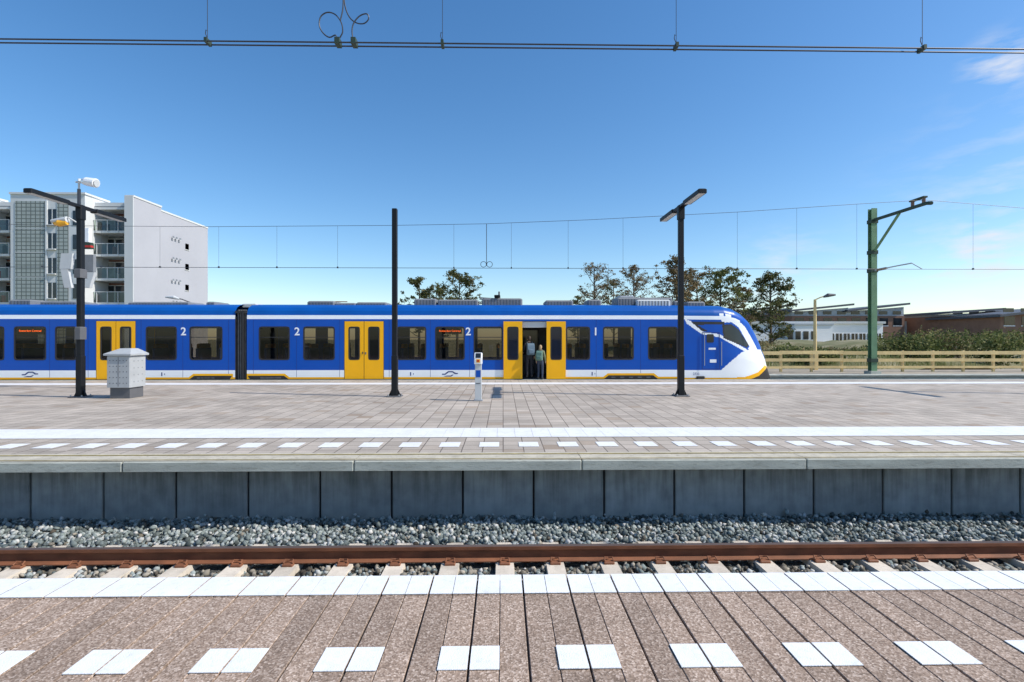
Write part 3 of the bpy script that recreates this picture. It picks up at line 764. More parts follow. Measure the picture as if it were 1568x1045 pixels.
def loop(pts):
    P=[Vector((tx(p,Dn),Dn+.02+.004*i,tz(q,p,Dn))) for i,(p,q) in enumerate(pts)]
    out=[]
    for i in range(len(P)-1):
        p0=P[max(i-1,0)];p1=P[i];p2=P[i+1];p3=P[min(i+2,len(P)-1)]
        for t in (0,.25,.5,.75):
            out.append(.5*((2*p1)+(-p0+p2)*t+(2*p0-5*p1+4*p2-p3)*t*t+(-p0+3*p1-3*p2+p3)*t**3))
    out.append(P[-1]); b.tube(out,.0065,'wire',6)
loop([(515,64),(513,52),(503,55),(493,48),(487,36),(489,22),(499,15),(511,18),(520,30),(522,44),(517,54),(516,64)])
loop([(541,64),(538,48),(540,34),(549,22),(560,18),(563,25),(556,32),(544,31),(533,22),(526,5),(524,-20),(524,-120)])
loop([(520,30),(524,10),(524,-20)])
for p in (516,541): x=tx(p,Dn); b.box(x-.024,x+.024,Dn-.012,Dn+.085,zw-.012,zw+.05,'dkgreen')
b.build('near_contact_wires',e)
b=MB(); Df=21.7; 
zc=tz(411,784,Df); b.tube([(-110,Df,zc),(130,Df,zc)],.011,'wire',6)
ms=[(-900,300),(-600,320),(-200,338),(100,346),(320,347.5),(600,345.5),(745,343),(900,337),(1130,325),(1310,313),(1416,306.5),(1568,319),(1900,330),(2400,300)]
mp=[(tx(a,Df),Df,tz(c,a,Df)) for a,c in ms]; b.tube(mp,.009,'wire',6)
mx_=np.array([p[0] for p in mp]); mz_=np.array([p[2] for p in mp])
dps=[245,335,424,517,608,695,783,870,954,1040,1129,1220,1312,1490,1660]+[155,65,-30]
for p in dps: x=tx(p,Df); b.tube([(x,Df,zc),(x,Df,float(np.interp(x,mx_,mz_)))],.005,'wire',4); b.box(x-.025,x+.025,Df-.03,Df+.03,zc-.02,zc+.05,'wire')
x=tx(745,Df); b.tube([(x,Df,zc+.1),(x,Df,float(np.interp(x,mx_,mz_)))],.014,'wire',5)
for s in (-.13,.13): b.tube([(x+s+.12*math.cos(a),Df,zc+.16+.12*math.sin(a)) for a in [i*math.pi/7 for i in range(15)]],.012,'wire',5,caps=False)
b.build('far_contact_and_messenger_wires',e)

# catenary mast
e=empty('catenary_mast'); D=24.7; x=tx(1336,D); zt=tz(320,1336,D); b=MB()
w=.14
b.box(x-w,x+w,D-.13,D-.11,-1.1,zt,'green'); b.box(x-w,x+w,D+.11,D+.13,-1.1,zt,'green'); b.box(x-.012,x+.012,D-.109,D+.109,-1.1,zt,'green')
b.box(x-.25,x+.25,D-.25,D+.25,-.1,.05,'conc')
for z in (tz(340,1336,D),tz(387,1336,D),tz(552,1336,D),tz(415,1336,D)): b.box(x-w-.03,x+w+.03,D-.16,D+.16,z-.09,z+.09,'dkgreen')
b.build('mast',e)
b=MB(); ya=21.45; z1=tz(338,1336,D)+.0
b.box(x-.06,x+.06,ya,D-.16,z1-.06,z1+.06,'dkgreen')
b.tube([(x,D-.16,tz(385,1340,D)),(x,D-1.7,z1-.06)],.06,'green',8)
b.tube([(x,ya+.2,z1+.06),(x,ya+.2,z1+.26)],.07,'insul',10); b.box(x-.09,x+.09,ya+.1,ya+.9,z1+.26,z1+.33,'dkgreen')
b.tube([(x,ya+.8,z1+.06),(x,ya+.8,z1+.26)],.07,'insul',10)
b.tube([(x,ya,z1-.01),(x,ya-.2,z1-.06)],.08,'dkgreen',8)
z2=tz(415,1340,D)
b.tube([(x,D-.16,z2),(x,D-1.6,z2+.02),(x,22.3,z2+.02)],.03,'lgrey',8); b.tube([(x,D-.35,z2),(x,D-.9,z2)],.06,'insul',10)
b.tube([(x,22.3,z2+.02),(x,21.75,zc+.02)],.02,'lgrey',6)
b.build('cantilever',e)

# far side platform kerb, fence
e=empty('far_platform'); b=MB()
b.box(-80,160,24.0,29,-1.14,-.16,'conc'); b.box(-80,160,23.9,24.4,-.158,-.08,'conc',c=.01); b.build('slab',e)
M['sandpave']=mat('sandy_paving',(.34,.29,.22),.9,var=.2,vs=3,dirt=.4); b=MB(); b.box(-80,160,24.42,29,-.155,-.10,'sandpave'); b.build('surface',e)
e=empty('wooden_fence'); D=26.2; b=MB()
x=8.0
while x<75:
    L_=3.2
    for (a,c) in ((.98,.80),(.60,.44),(.20,.08)): 
        dz=rng.normal(0,.008); b.box(x+.004,x+L_-.004,D,D+.05,c+dz,a+dz,'fence')
    x+=L_
b.build('rails',e); b=MB(); x=8.0
while x<75: b.box(x-.06,x+.06,D+.055,D+.16,-.1,1.0,'fence',c=.01); x+=1.6
b.build('posts',e)

# street lamps beyond
def slamp(name,px,D,topy,k,armdx,z0=-.1,hk='dgrey'):
    x=tx(px,D); zt=tz(topy,px,D); b=MB()
    b.tube([(x,D,z0),(x,D,1.5),(x,D,zt)],[.10,.09,.07],k,10); b.box(x-.12,x+.12,D-.12,D+.12,z0,z0+.9,k,c=.03)
    b.tube([(x,D,zt-.02),(x+armdx*.35,D-.1,zt+.12),(x+armdx*.6,D-.15,zt+.17)],.035,k,6)
    b.tube([(x+armdx*.5,D-.15,zt+.13),(x+armdx*.8,D-.2,zt+.22),(x+armdx*1.3,D-.25,zt+.24)],[.05,.11,.05],hk,10)
    return b.build(name)
slamp('street_lamp',1248,28,459,'fence',.75)
slamp('street_lamp',289,30,462,'dgrey',-.9,hk='lgrey')

# ---------------------------------------------------------------- apartment building
M['awhite']=mat('apartment_white',(.64,.65,.64),.7,var=.05,vs=.4)
M['agable']=mat('apartment_gable_render',(.42,.42,.45),.8,var=.05,vs=.3,bump=.1,bs=6,dirt=.08)
M['ascreen']=pavers('perforated_screen',(.40,.44,.41),(.36,.40,.37),(.13,.15,.14),w=.5,h=.42,ms=.055,spots=.1)
def remap_xz(m):
    nt=m.node_tree; tc=[n for n in nt.nodes if n.type=='TEX_COORD'][0]; mp=nt.nodes.new('ShaderNodeMapping'); mp.inputs['Rotation'].default_value=(math.pi/2,0,0)
    nt.links.new(tc.outputs['Object'],mp.inputs[0])
    for l in list(nt.links):
        if l.from_node==tc and l.to_node!=mp: to=l.to_socket; nt.links.remove(l); nt.links.new(mp.outputs[0],to)
remap_xz(M['ascreen'])
M['abrick']=mat('apartment_brick',(.22,.10,.07),.8,var=.2)
M['agrey']=mat('apartment_panel',(.20,.23,.24),.6,var=.1)
M['curt']=mat('curtains',(.35,.33,.29),.8,var=.4,vs=1.3)
e=empty('apartment_building'); AD=58.0
ax=lambda p,D=AD: tx(p,D); az=lambda q,D=AD: tz(q,120,D)
gx=ax(210); gtop=tz(304,210,AD); GD=gx/tx(321,1.0)
b=MB(); b.box(gx-.9,gx,AD-.6,GD*.86,-1.1,gtop,'agable'); b.box(gx-.9,gx-.25,GD*.86+.01,GD,-1.1,gtop-.35,'agable')
b.box(gx-60,gx-.91,AD+2.3,GD,-1.1,gtop-.6,'awhite')
b.build('gable_wall_and_core',e)
b=MB(); b.box(gx-.92,gx+.03,AD-.68,AD-.605,-1.1,gtop+.1,'awhite'); b.box(gx-.95,gx+.06,AD-.6,GD*.86+.05,gtop+.002,gtop+.2,'awhite'); b.box(gx-.95,gx-.2,GD*.86+.06,GD,gtop-.348,gtop-.15,'awhite')
b.build('roof_trim',e)
fl=[353,389,426,463,500]  # slab undersides
flz=[az(q) for q in fl]; FH=(flz[0]-flz[1])
b=MB(); g=MB()
def gy(p): return gx/tx(p,1.0)
for zf in flz[:4]:
    for p in (265,270,275.5):
        y=gy(p); b.box(gx-.05,gx+.010,y,y+.26,zf+.40,zf+.66,'gablewin'); b.box(gx-.05,gx+.018,y-.04,y+.30,zf+.34,zf+.398,'awhite')
    y=gy(286.5); b.box(gx-.2,gx-.22+.02,y,y+.7,zf-.5,zf+.25,'gablewin'); b.box(gx-.24,gx-.18,y-.1,y+.8,zf-.58,zf-.505,'awhite')
b.build('gable_windows',e)
b=MB()
def bay(p0,p1,Dd=AD):
    x0,x1=ax(p0,Dd),ax(p1,Dd)
    zs=[flz[0]+FH]+flz
    for zf in zs: 
        b.box(x0,x1,Dd,Dd+2.28,zf-.28,zf-.02,'awhite')
        if zf>flz[0]+.1: continue
        n=max(2,int((x1-x0)/1.1))
        for i in range(n+1):
            xx=x0+.03+(x1-x0-.06)*i/n; b.box(xx-.03,xx+.03,Dd-.08,Dd-.03,zf-.25,zf+1.12,'awhite')
        b.box(x0,x1,Dd-.09,Dd-.03,zf+1.121,zf+1.18,'awhite')
        g.quad([(x0,Dd-.02,zf),(x1,Dd-.02,zf),(x1,Dd-.02,zf+1.1),(x0,Dd-.02,zf+1.1)],'railglass')
        b.box(x0,x1,Dd+2.2,Dd+2.27,zf-.02,zf+FH-.28,'abrick' if rng.random()<.7 else 'agrey')
        n=max(2,int((x1-x0)/1.3))
        for i in range(n):
            xa_=x0+.15+(x1-x0-.2)*i/n; xb_=xa_+(x1-x0-.2)/n-.18
            b.box(xa_-.05,xb_+.05,Dd+2.15,Dd+2.19,zf+.0,zf+FH-.5,'awhite'); b.box(xa_+.02,xb_-.02,Dd+2.11,Dd+2.14,zf+.08,zf+FH-.6,'darkglass' if rng.random()<.72 else 'curt')
        for i in range(3):
            xx=rng.uniform(x0+.3,x1-.4); k=['red','tyellow','agrey','curt','abrick','dkgreen'][rng.integers(6)]
            b.box(xx,xx+.35,Dd+.5,Dd+.8,zf,zf+rng.uniform(.5,1.1),k,c=.05)
    b.box(x0-.001,x0+.12,Dd+.02,Dd+2.2,-1.1,zs[0],'awhite')
    b.box(x0,x1,Dd+.1,Dd+2.3,zs[0]+.0,gtop-.9,'darkglass'); b.box(x0,x1,Dd+.15,Dd+2.3,gtop-.89,gtop-.45,'awhite')
bay(132,198); bay(-34,15)
bay(-240,-160)
def block(p0,p1):
    Dd=AD-1.2
    x0,x1=ax(p0,Dd),ax(p1,Dd); zt=tz(298,80,Dd); W=x1-x0
    b.box(x0,x1,Dd,AD+2.2,-1.1,zt,'awhite'); b.box(x0-.1,x1+.1,Dd-.1,AD+2.3,zt+.002,zt+.22,'awhite')
    b.box(x0+.07*W,x0+.48*W,Dd-.06,Dd-.01,-1.1,zt-.75,'ascreen')
    b.box(x0+.47*W+.05,x0+.50*W,Dd-.12,Dd-.01,-1.1,zt-.7,'awhite')
    b.box(x0+.63*W,x0+.78*W,Dd-.05,Dd-.01,-1.1,zt-.75,'ascreen')
    for zf in flz:
        b.box(x0+.51*W,x0+.615*W,Dd-.04,Dd-.01,zf+.35,zf+2.05,'darkglass'); b.box(x0+.505*W,x0+.62*W,Dd-.25,Dd-.01,zf+.22,zf+.33,'awhite')
        b.box(x0+.56*W,x0+.565*W+.03,Dd-.06,Dd-.041,zf+.35,zf+2.05,'awhite')
        b.box(x0+.84*W,x0+.93*W,Dd-.04,Dd-.01,zf+.3,zf+1.9,'darkglass')
        b.box(x0+.07*W,x0+.48*W,Dd-.075,Dd-.062,zf-.1,zf-.02,'lgrey')
block(16,130); block(-160,-36)
b.build('facade',e); g.build('balcony_glazing',e)

# ---------------------------------------------------------------- houses on the right
M['hbrick']=mat('house_brick',(.26,.14,.09),.8,var=.15,vs=1.5)
M['hroof']=mat('house_roof_dark',(.085,.09,.10),.6,var=.15)
M['hgrey']=mat('house_zinc',(.40,.42,.43),.5,var=.1)
M['swhite']=mat('school_white',(.82,.82,.81),.7,var=.05,vs=.4)
def hx(p,D): return tx(p,D)
def house(name,p0,p1,D,eave,ridge,base_py,depth=12,flip=False):
    e=empty(name); x0,x1=hx(p0,D),hx(p1,D); ze,zr,zb2=tz(eave,p0,D),tz(ridge,p0,D),tz(base_py,p0,D)
    b=MB(); b.box(x0,x1,D,D+depth,-1.1,zb2,'hbrick'); b.build('brick_walls',e)
    b=MB(); b.prism_y([(x0,zb2+.01),(x1,zb2+.01),(x1,zr-.35 if not flip else ze),(x0,ze if not flip else zr-.35)],D+.15,D+depth,'hgrey'); b.build('upper_storey',e)
    b=MB(); a=(x0-.6,ze+.01),(x1+.5,zr); 
    if flip: a=((x0-.5,zr),(x1+.6,ze+.01))
    b.prism_y([(a[0][0],a[0][1]),(a[1][0],a[1][1]),(a[1][0],a[1][1]+.32),(a[0][0],a[0][1]+.32)],D-.6,D+depth,'hroof'); b.build('mono_pitch_roof',e)
    b=MB(); n=max(2,int((x1-x0)/2.2))
    for i in range(n):
        xx=x0+(x1-x0)*(i+.2)/n; ww=(x1-x0)/n*.6
        b.box(xx,xx+ww,D-.04,D-.005,zb2-1.6,zb2-.35,'darkglass'); b.box(xx-.08,xx+ww+.08,D-.03,D-.004,zb2-1.72,zb2-1.61,'twhite')
        b.box(xx,xx+ww,D+.1,D+.145,zb2+.25,zb2+.8,'darkglass')
    b.build('windows',e)
house('brick_house',1140,1214,88,479,468,482); house('brick_house',1213,1300,84,478,468,484); house('brick_house',1300,1385,84,478,467,484)
house('brick_house',1384,1452,92,487,480,490)
house('brick_house',1455,1530,78,481,475,484); house('brick_house',1532,1640,70,486,472,481); house('brick_house',1640,1760,74,484,470,482)
e=empty('white_school_building'); D=66
b=MB(); x0,x1=hx(1120,D),hx(1352,D); z1=tz(496,1200,D); b.box(x0,x1,D,D+10,-1.1,z1,'swhite'); b.box(x0-.2,x1+.2,D-.25,D+10.2,z1+.002,z1+.3,'lgrey'); 
b.box(hx(1200,D),hx(1256,D),D-2.5,D-.01,-1.1,tz(499,1200,D),'swhite'); b.box(hx(1199,D),hx(1257,D),D-2.6,D-.01,tz(499,1200,D)+.002,tz(499,1200,D)+.2,'hgrey'); b.build('walls_and_roof',e)
b=MB()
for p in range(1268,1345,12): b.box(hx(p,D),hx(p+9,D),D-.05,D-.005,tz(524,p,D),tz(511,p,D),'darkglass'); b.box(hx(p+4,D),hx(p+4,D)+.06,D-.08,D-.051,tz(524,p,D),tz(511,p,D),'twhite')
for p in (1206,1218,1230,1242): b.box(hx(p,D-2.5),hx(p+8,D-2.5),D-2.55,D-2.505,tz(520,p,D),tz(508,p,D),'darkglass')
b.build('windows',e)
b=MB()
b.box(hx(1405,86),hx(1421,86),86,88,3,tz(484,1412,86),'twhite'); b.box(hx(1385,86),hx(1428,86),86.5,90,-1,tz(492,1412,86),'lgrey'); b.build('white_roof_annex')

# ---------------------------------------------------------------- vegetation
def leafquads(C,size,flat=.0):
    n=len(C); u=rng.normal(size=(n,3)); u/=np.linalg.norm(u,axis=1)[:,None]; w=rng.normal(size=(n,3)); w-= (w*u).sum(1)[:,None]*u; w/=np.linalg.norm(w,axis=1)[:,None]
    s=size[:,None]; V=np.stack([C-u*s*.5-w*s*.3,C+u*s*.5-w*s*.3,C+u*s*.6+w*s*.3,C-u*s*.4+w*s*.3],1).reshape(-1,3)
    return V,np.arange(4*n).reshape(n,4)
M['leafpine']=ramp_mat('pine_needles',[(0,(.03,.045,.014)),(.4,(.085,.105,.032)),(.75,(.16,.16,.06)),(1,(.24,.19,.085))],trans=.25)
M['leafbrown']=ramp_mat('brown_foliage',[(0,(.07,.06,.028)),(.35,(.17,.13,.062)),(.7,(.27,.20,.10)),(1,(.36,.27,.15))],trans=.25)
M['leafolive']=ramp_mat('olive_foliage',[(0,(.04,.06,.018)),(.4,(.115,.14,.04)),(.75,(.20,.21,.07)),(1,(.29,.26,.11))],trans=.25)
M['bark']=mat('bark',(.12,.09,.065),.9,var=.3,vs=5)
def tree(name,px,D,topy,wpx,leaf,nl=5000,dens=1.0,z0=-.8,crown0=.3,spread=1.0,ls=.17,lean=0,cl=1.0):
    x=tx(px,D); H=tz(topy,px,D)-z0; W=wpx/F*D/2
    e=empty(name); b=MB(); tips=[]
    tr=[Vector((x+lean*(t**2)*H*.1+rng.normal(0,.05)*H*.1*t,D+rng.normal(0,.04)*H*.1,z0+H*.95*t)) for t in np.linspace(0,1,8)]
    b.tube(tr,[.015*H*(1-.85*t)+.018 for t in np.linspace(0,1,8)],'bark',8)
    nb_=int(20*dens)+6
    for i in range(nb_):
        t=crown0+(1-crown0)*(i+rng.uniform(0,1))/nb_; t=min(t,.98)
        f=t*7; k=min(int(f),6); p=tr[k].lerp(tr[k+1],f-k)
        a=rng.uniform(0,2*math.pi); sh=math.sin(math.pi*min(1,max(.12,(t-crown0)/(1-crown0)*.75+.22)))**.7
        L_=W*sh*rng.uniform(.55,1.2)*spread; up=rng.uniform(.15,.7)
        d=Vector((math.cos(a),math.sin(a),up)).normalized(); q=p; pts=[p]
        for s in range(4):
            d=(d+Vector((rng.normal(0,.15),rng.normal(0,.15),rng.normal(.08,.12)))).normalized(); q=q+d*L_/4; pts.append(q)
        b.tube(pts,[.006*H*(1-t*.5)*(1-.2*s)+.006 for s in range(5)],'bark',5)
        for s in range(2,5):
            tips.append((pts[s],.5*(.6+.4*s/4)))
            for _ in range(2):
                dd=Vector((rng.normal(),rng.normal(),rng.normal(.4,.6))).normalized(); r=pts[s]+dd*L_*rng.uniform(.15,.38); b.tube([pts[s],r],[.02,.008],'bark',4); tips.append((r,.45))
    tips.append((tr[-1],.4)); b.build('trunk_and_limbs',e)
    T=np.array([list(p) for p,_ in tips]); keep=rng.random(len(T))<.72; T=T[keep]; 
    per=max(6,int(nl/len(T))); cs=rng.uniform(.16,.42,len(T))*(W/2.6)**.5*cl
    idx=np.repeat(np.arange(len(T)),rng.integers(int(per*.4),int(per*1.5)+1,len(T)))
    g_=rng.normal(size=(len(idx),3)); g_/=np.linalg.norm(g_,axis=1)[:,None]; g_*=rng.uniform(0,1,(len(idx),1))**.6
    C=T[idx]+g_*cs[idx][:,None]*np.array([1.25,1.25,.7])
    V,Fc=leafquads(C,rng.uniform(.6,1.3,len(C))*ls)
    npmesh('foliage',V,Fc,[M[leaf]],parent=e)
tree('pine_tree',642,52,421,64,'leafpine',4600,dens=1.2,ls=.14); tree('pine_tree',700,50,416,86,'leafpine',6500,dens=1.5,ls=.14,lean=.3,cl=1.1); tree('pine_tree',672,56,432,46,'leafpine',2600,ls=.14)
tree('pine_tree',910,55,401,78,'leafbrown',3600,dens=1.5,ls=.12); tree('pine_tree',970,53,403,84,'leafbrown',4200,dens=1.5,ls=.12)
tree('pine_tree',940,60,426,70,'leafpine',2400,dens=1,ls=.13)
tree('pine_tree',1036,46,393,92,'leafbrown',7500,dens=1.6,ls=.13); tree('pine_tree',1103,48,411,98,'leafolive',8500,dens=1.7,crown0=.2,ls=.13); tree('pine_tree',1068,52,416,84,'leafbrown',5000,ls=.13,dens=1.3)
tree('pine_tree',1180,42,415,80,'leafpine',7500,dens=1.6,ls=.12,crown0=.25); tree('pine_tree',1138,54,438,60,'leafbrown',3500,ls=.13)
tree('pine_tree',885,62,450,44,'leafpine',2200,ls=.14)
# dune shrubs
def shrubs(name,regs,leaf,n,ls):
    C=[]
    for (p0,p1,D0,D1,top,cnt) in regs:
        for _ in range(cnt):
            D=rng.uniform(D0,D1); p=rng.uniform(p0,p1); x=tx(p,D); zt=tz(top+rng.uniform(-2,10),p,D); R=rng.uniform(.7,1.6)
            m=n; g_=rng.normal(size=(m,3)); g_/=np.linalg.norm(g_,axis=1)[:,None]; g_*=(rng.uniform(.35,1,(m,1)))*(1+.25*np.sin(g_[:,:1]*9+x)*np.cos(g_[:,1:2]*7))
            h=max(.4,min(zt+.2,2.6))/2
            C.append(np.array([x,D,zt-h*1.05])+g_*np.array([R*1.2,R,h*1.1]))
    C=np.concatenate(C); C=C[C[:,2]>-.6]; V,Fc=leafquads(C,rng.uniform(.6,1.4,len(C))*ls); npmesh(name,V,Fc,[M[leaf]])
shrubs('dune_shrubs',[(1352,1600,30,44,506,42),(1180,1360,31,40,530,34),(1600,1750,30,44,506,22)],'leafolive',850,.12)
shrubs('bare_shrubs',[(1390,1640,32,46,505,14),(1200,1360,32,40,533,14),(1140,1180,34,44,520,8)],'leafbrown',650,.10)
# rising dune behind the fence
nx,ny=90,24; V=[];Fq=[]
for j in range(ny):
    y=28+j*1.7
    for i in range(nx):
        x=4+i*1.1; z=-.3+.9*min(1,max(0,(y-29)/8))+.35*math.sin(x*.35+y*.2)+.2*math.sin(x*.9)*math.cos(y*.6)+ (.5 if x>26 else 0)*min(1,max(0,(y-29)/6)); z=min(z,1.5)
        V.append((x,y,z+rng.normal(0,.04)))
for j in range(ny-1):
    for i in range(nx-1): Fq.append((j*nx+i,j*nx+i+1,(j+1)*nx+i+1,(j+1)*nx+i))
npmesh('dune_terrain',np.array(V),np.array(Fq),[M['ground']],smooth=True)
n=16000; gx_=rng.uniform(9,60,n); gy_=28.5+rng.random(n)**1.5*9; gz=-.3+.9*np.clip((gy_-29)/8,0,1)+.35*np.sin(gx_*.35+gy_*.2)+.2*np.sin(gx_*.9)*np.cos(gy_*.6)
h=rng.uniform(.15,.5,n); dx=rng.normal(0,.1,n); w=.02
V=np.stack([np.stack([gx_-w,gy_,gz-.05],1),np.stack([gx_+w,gy_,gz-.05],1),np.stack([gx_+dx,gy_+rng.normal(0,.08,n),gz+h],1)],1).reshape(-1,3)
M['grass']=ramp_mat('dune_grass',[(0,(.12,.15,.035)),(.5,(.25,.26,.09)),(1,(.40,.35,.17))],trans=.2)
npmesh('dune_grass',V,np.arange(3*n).reshape(n,3),[M['grass']])

# ---------------------------------------------------------------- people
M['skin']=mat('skin',(.50,.30,.21),.55,var=.05); M['hairb']=mat('hair_brown',(.05,.03,.018),.7,var=.3,vs=30); M['hairl']=mat('hair_blond',(.38,.25,.13),.7,var=.3,vs=30)
M['jblack']=mat('jacket_black',(.018,.02,.026),.8,var=.2,vs=9); M['jolive']=mat('jacket_olive',(.19,.21,.11),.85,var=.2,vs=9); M['trd']=mat('trousers_dark',(.02,.022,.03),.85,var=.2,vs=8)
M['trj']=mat('jeans',(.04,.055,.09),.85,var=.2,vs=8); M['pack']=mat('backpack_blue_grey',(.10,.15,.19),.8,var=.15,vs=9); M['pack2']=mat('backpack_teal',(.12,.22,.17),.8,var=.15,vs=9); M['shoe']=mat('shoes',(.07,.065,.06),.6)
def skinmesh(name,verts,edges,rad,root,parent,lv=1):
    me=bpy.data.meshes.new(name); me.from_pydata(verts,edges,[]); o=bpy.data.objects.new(name,me); sc.collection.objects.link(o)
    m=o.modifiers.new('s','SKIN'); m.use_smooth_shade=True
    sv=me.skin_vertices[0].data
    for i,r in enumerate(rad): sv[i].radius=(r,r) if not isinstance(r,tuple) else r; sv[i].use_root=(i==root)
    s=o.modifiers.new('u','SUBSURF'); s.levels=lv; s.render_levels=lv
    dg=bpy.context.evaluated_depsgraph_get(); me2=bpy.data.meshes.new_from_object(o.evaluated_get(dg)); o.modifiers.clear(); o.data=me2; o.parent=parent; return o
def person(name,loc,H,rot,jacket,trous,hair,pack,pose,longhair=False):
    e=empty(name); s=H/1.75
    J={'pelvis':(0,0,.95),'spine':(0,0,1.14),'chest':(0,.0,1.34),'neck':(0,.01,1.49),'nt':(0,.02,1.56)}
    for sd,q in (('L',-1),('R',1)):
        J['sh'+sd]=(q*.17,0,1.42); J['el'+sd]=(q*.235,-.02,1.14); J['wr'+sd]=(q*.24,.10,.92)
        J['hip'+sd]=(q*.09,0,.90); J['kn'+sd]=(q*.10,.03,.50); J['an'+sd]=(q*.105,-.01,.09); J['toe'+sd]=(q*.12,.14,.035)
    J.update(pose)
    R={'pelvis':(.155,.115),'spine':(.14,.105),'chest':(.165,.115),'neck':.06,'nt':.055,'sh':.075,'el':.05,'wr':.032,'hip':.092,'kn':.062,'an':.045,'toe':.038}
    names=list(J); V=[tuple(c*s for c in J[k]) for k in names]
    rad=[]
    for k in names:
        r=R[k] if k in R else R[k[:-1]]
        rad.append(tuple(a*s for a in r) if isinstance(r,tuple) else r*s)
    ix=names.index; E=[('pelvis','spine'),('spine','chest'),('chest','neck'),('neck','nt')]
    for sd in 'LR': E+=[('chest','sh'+sd),('sh'+sd,'el'+sd),('el'+sd,'wr'+sd),('pelvis','hip'+sd),('hip'+sd,'kn'+sd),('kn'+sd,'an'+sd),('an'+sd,'toe'+sd)]
    o=skinmesh('body',V,[(ix(a),ix(c)) for a,c in E],rad,0,e,2)
    me=o.data; me.materials.clear()
    for k in (jacket,trous,'skin','shoe'): me.materials.append(M[k])
    jp={k:Vector(v) for k,v in zip(names,V)}
    for p in me.polygons:
        c=p.center; p.use_smooth=True; best=None
        for a,d in E:
            A,B=jp[a],jp[d]; t=max(0,min(1,(c-A).dot(B-A)/((B-A).length_squared))); dist=(c-A.lerp(B,t)).length
            if best is None or dist<best[0]: best=(dist,a,d,t)
        a,d,t=best[1:]
        i=0
        if d[:2] in ('kn','an') or d[:3]=='hip': i=1
        if d[:3]=='toe' or (d[:2]=='an' and t>.9): i=3
        if d=='nt': i=2
        if a=='pelvis' and d=='spine' and c.z<.93*s: i=1
        p.material_index=i
    for sd,q in (('L',-1),('R',1)):
        w=jp['wr'+sd]; f=(w-jp['el'+sd]).normalized(); side=Vector((0,-1,0)) if abs(f.y)<.8 else Vector((0,0,1)); side=(side-f*side.dot(f)).normalized(); nrm=f.cross(side)
        hv=[w-f*.02*s,w+f*.045*s]; he=[(0,1)]; hr=[.028*s,(.036*s,.018*s)]
        for i,(off,L_) in enumerate(((-.027,.070),(-.009,.080),(.009,.074),(.027,.058))):
            b0=w+f*.085*s+side*off*s; k=len(hv); hv+=[b0,b0+f*L_*.5*s+nrm*.012*s*q,b0+f*L_*.8*s+nrm*.035*s*q]; he+=[(1,k),(k,k+1),(k+1,k+2)]; hr+=[.010*s,.009*s,.0075*s]
        k=len(hv); hv+=[w+f*.035*s-side*.035*s,w+f*.065*s-side*.058*s+nrm*.01*q,w+f*.09*s-side*.06*s+nrm*.02*q]; he+=[(1,k),(k,k+1),(k+1,k+2)]; hr+=[.012*s,.010*s,.008*s]
        h=skinmesh('hand_'+sd,[tuple(v) for v in hv],he,hr,0,e,1); h.data.materials.clear(); h.data.materials.append(M['skin'])
    b=MB(); hc=Vector((0,.03,1.64))*s
    def ell(c,rx,ry,rz,k,cut=None,n=16,m=12,shape=None):
        vs=[];fs=[]
        for i in range(m+1):
            th=math.pi*i/m
            for j in range(n):
                ph=2*math.pi*j/n; u=Vector((math.sin(th)*math.cos(ph),math.sin(th)*math.sin(ph),math.cos(th)))
                sc_=1.0
                if shape: sc_=shape(u)
                vs.append((c[0]+u.x*rx*sc_,c[1]+u.y*ry*sc_,c[2]+u.z*rz))
        for i in range(m):
            for j in range(n):
                jj=(j+1)%n
                q_=(i*n+j,(i+1)*n+j,(i+1)*n+jj,i*n+jj)
                cc=sum((Vector(vs[a]) for a in q_),Vector())/4-Vector(c)
                if cut is None or not cut(cc): fs.append(q_)
        b.add(vs,fs,k)
    ell(hc,.074*s,.094*s,.115*s,'skin',shape=lambda u:1-.22*max(0,-u.z))
    b.add([tuple(hc+Vector(v)*s) for v in ((-.012,.088,-.02),(.012,.088,-.02),(0,.118,-.025),(0,.09,.03))],[(0,1,2),(1,3,2),(3,0,2)],'skin')
    for q in (-1,1):
        ell(hc+Vector((q*.075,-.005,-.01))*s,.012*s,.02*s,.03*s,'skin',n=8,m=6); ell(hc+Vector((q*.028,.083,.01))*s,.011*s,.008*s,.008*s,'jblack',n=8,m=6)
    b.box(hc[0]-.022*s,hc[0]+.022*s,hc[1]+.078*s,hc[1]+.088*s,hc[2]-.058*s,hc[2]-.05*s,'red')
    ell(hc+Vector((0,-.006,.008))*s,.084*s,.102*s,.124*s,hair,cut=lambda c:(c.y>.035*s and c.z<.06*s) or c.z<-.075*s)
    if longhair: ell(hc+Vector((0,-.06,-.09))*s,.075*s,.05*s,.14*s,hair)
    b.build('head',e,smooth=True)
    b=MB(); 
    b.prism_x([(-.11*s,1.0*s),(-.29*s,.98*s),(-.31*s,1.12*s),(-.27*s,1.38*s),(-.2*s,1.47*s),(-.11*s,1.46*s)],-.15*s,.15*s,pack)
    b.prism_x([(-.312*s,1.03*s),(-.35*s,1.04*s),(-.345*s,1.2*s),(-.30*s,1.23*s)],-.11*s,.11*s,pack)
    b.build('backpack',e,bevel=.03*s)
    b=MB()
    for q in (-1,1): b.tube([(q*.10*s,-.11*s,1.44*s),(q*.11*s,-.02*s,1.525*s),(q*.115*s,.10*s,1.43*s),(q*.12*s,.115*s,1.2*s),(q*.13*s,-.1*s,1.04*s)],.016*s,'dgrey',6)
    b.build('straps',e)
    e.location=loc; e.rotation_euler=(0,0,rot); return e
person('person_boarding_train',(X_(811),TD+.12,.025),1.69,math.radians(12),'jblack','trd','hairb','pack',{'elL':(-.25,.06,1.16),'wrL':(-.2,.26,1.10),'knR':(.10,.10,.52),'anR':(.105,.02,.1),'toeR':(.12,.17,.045)})
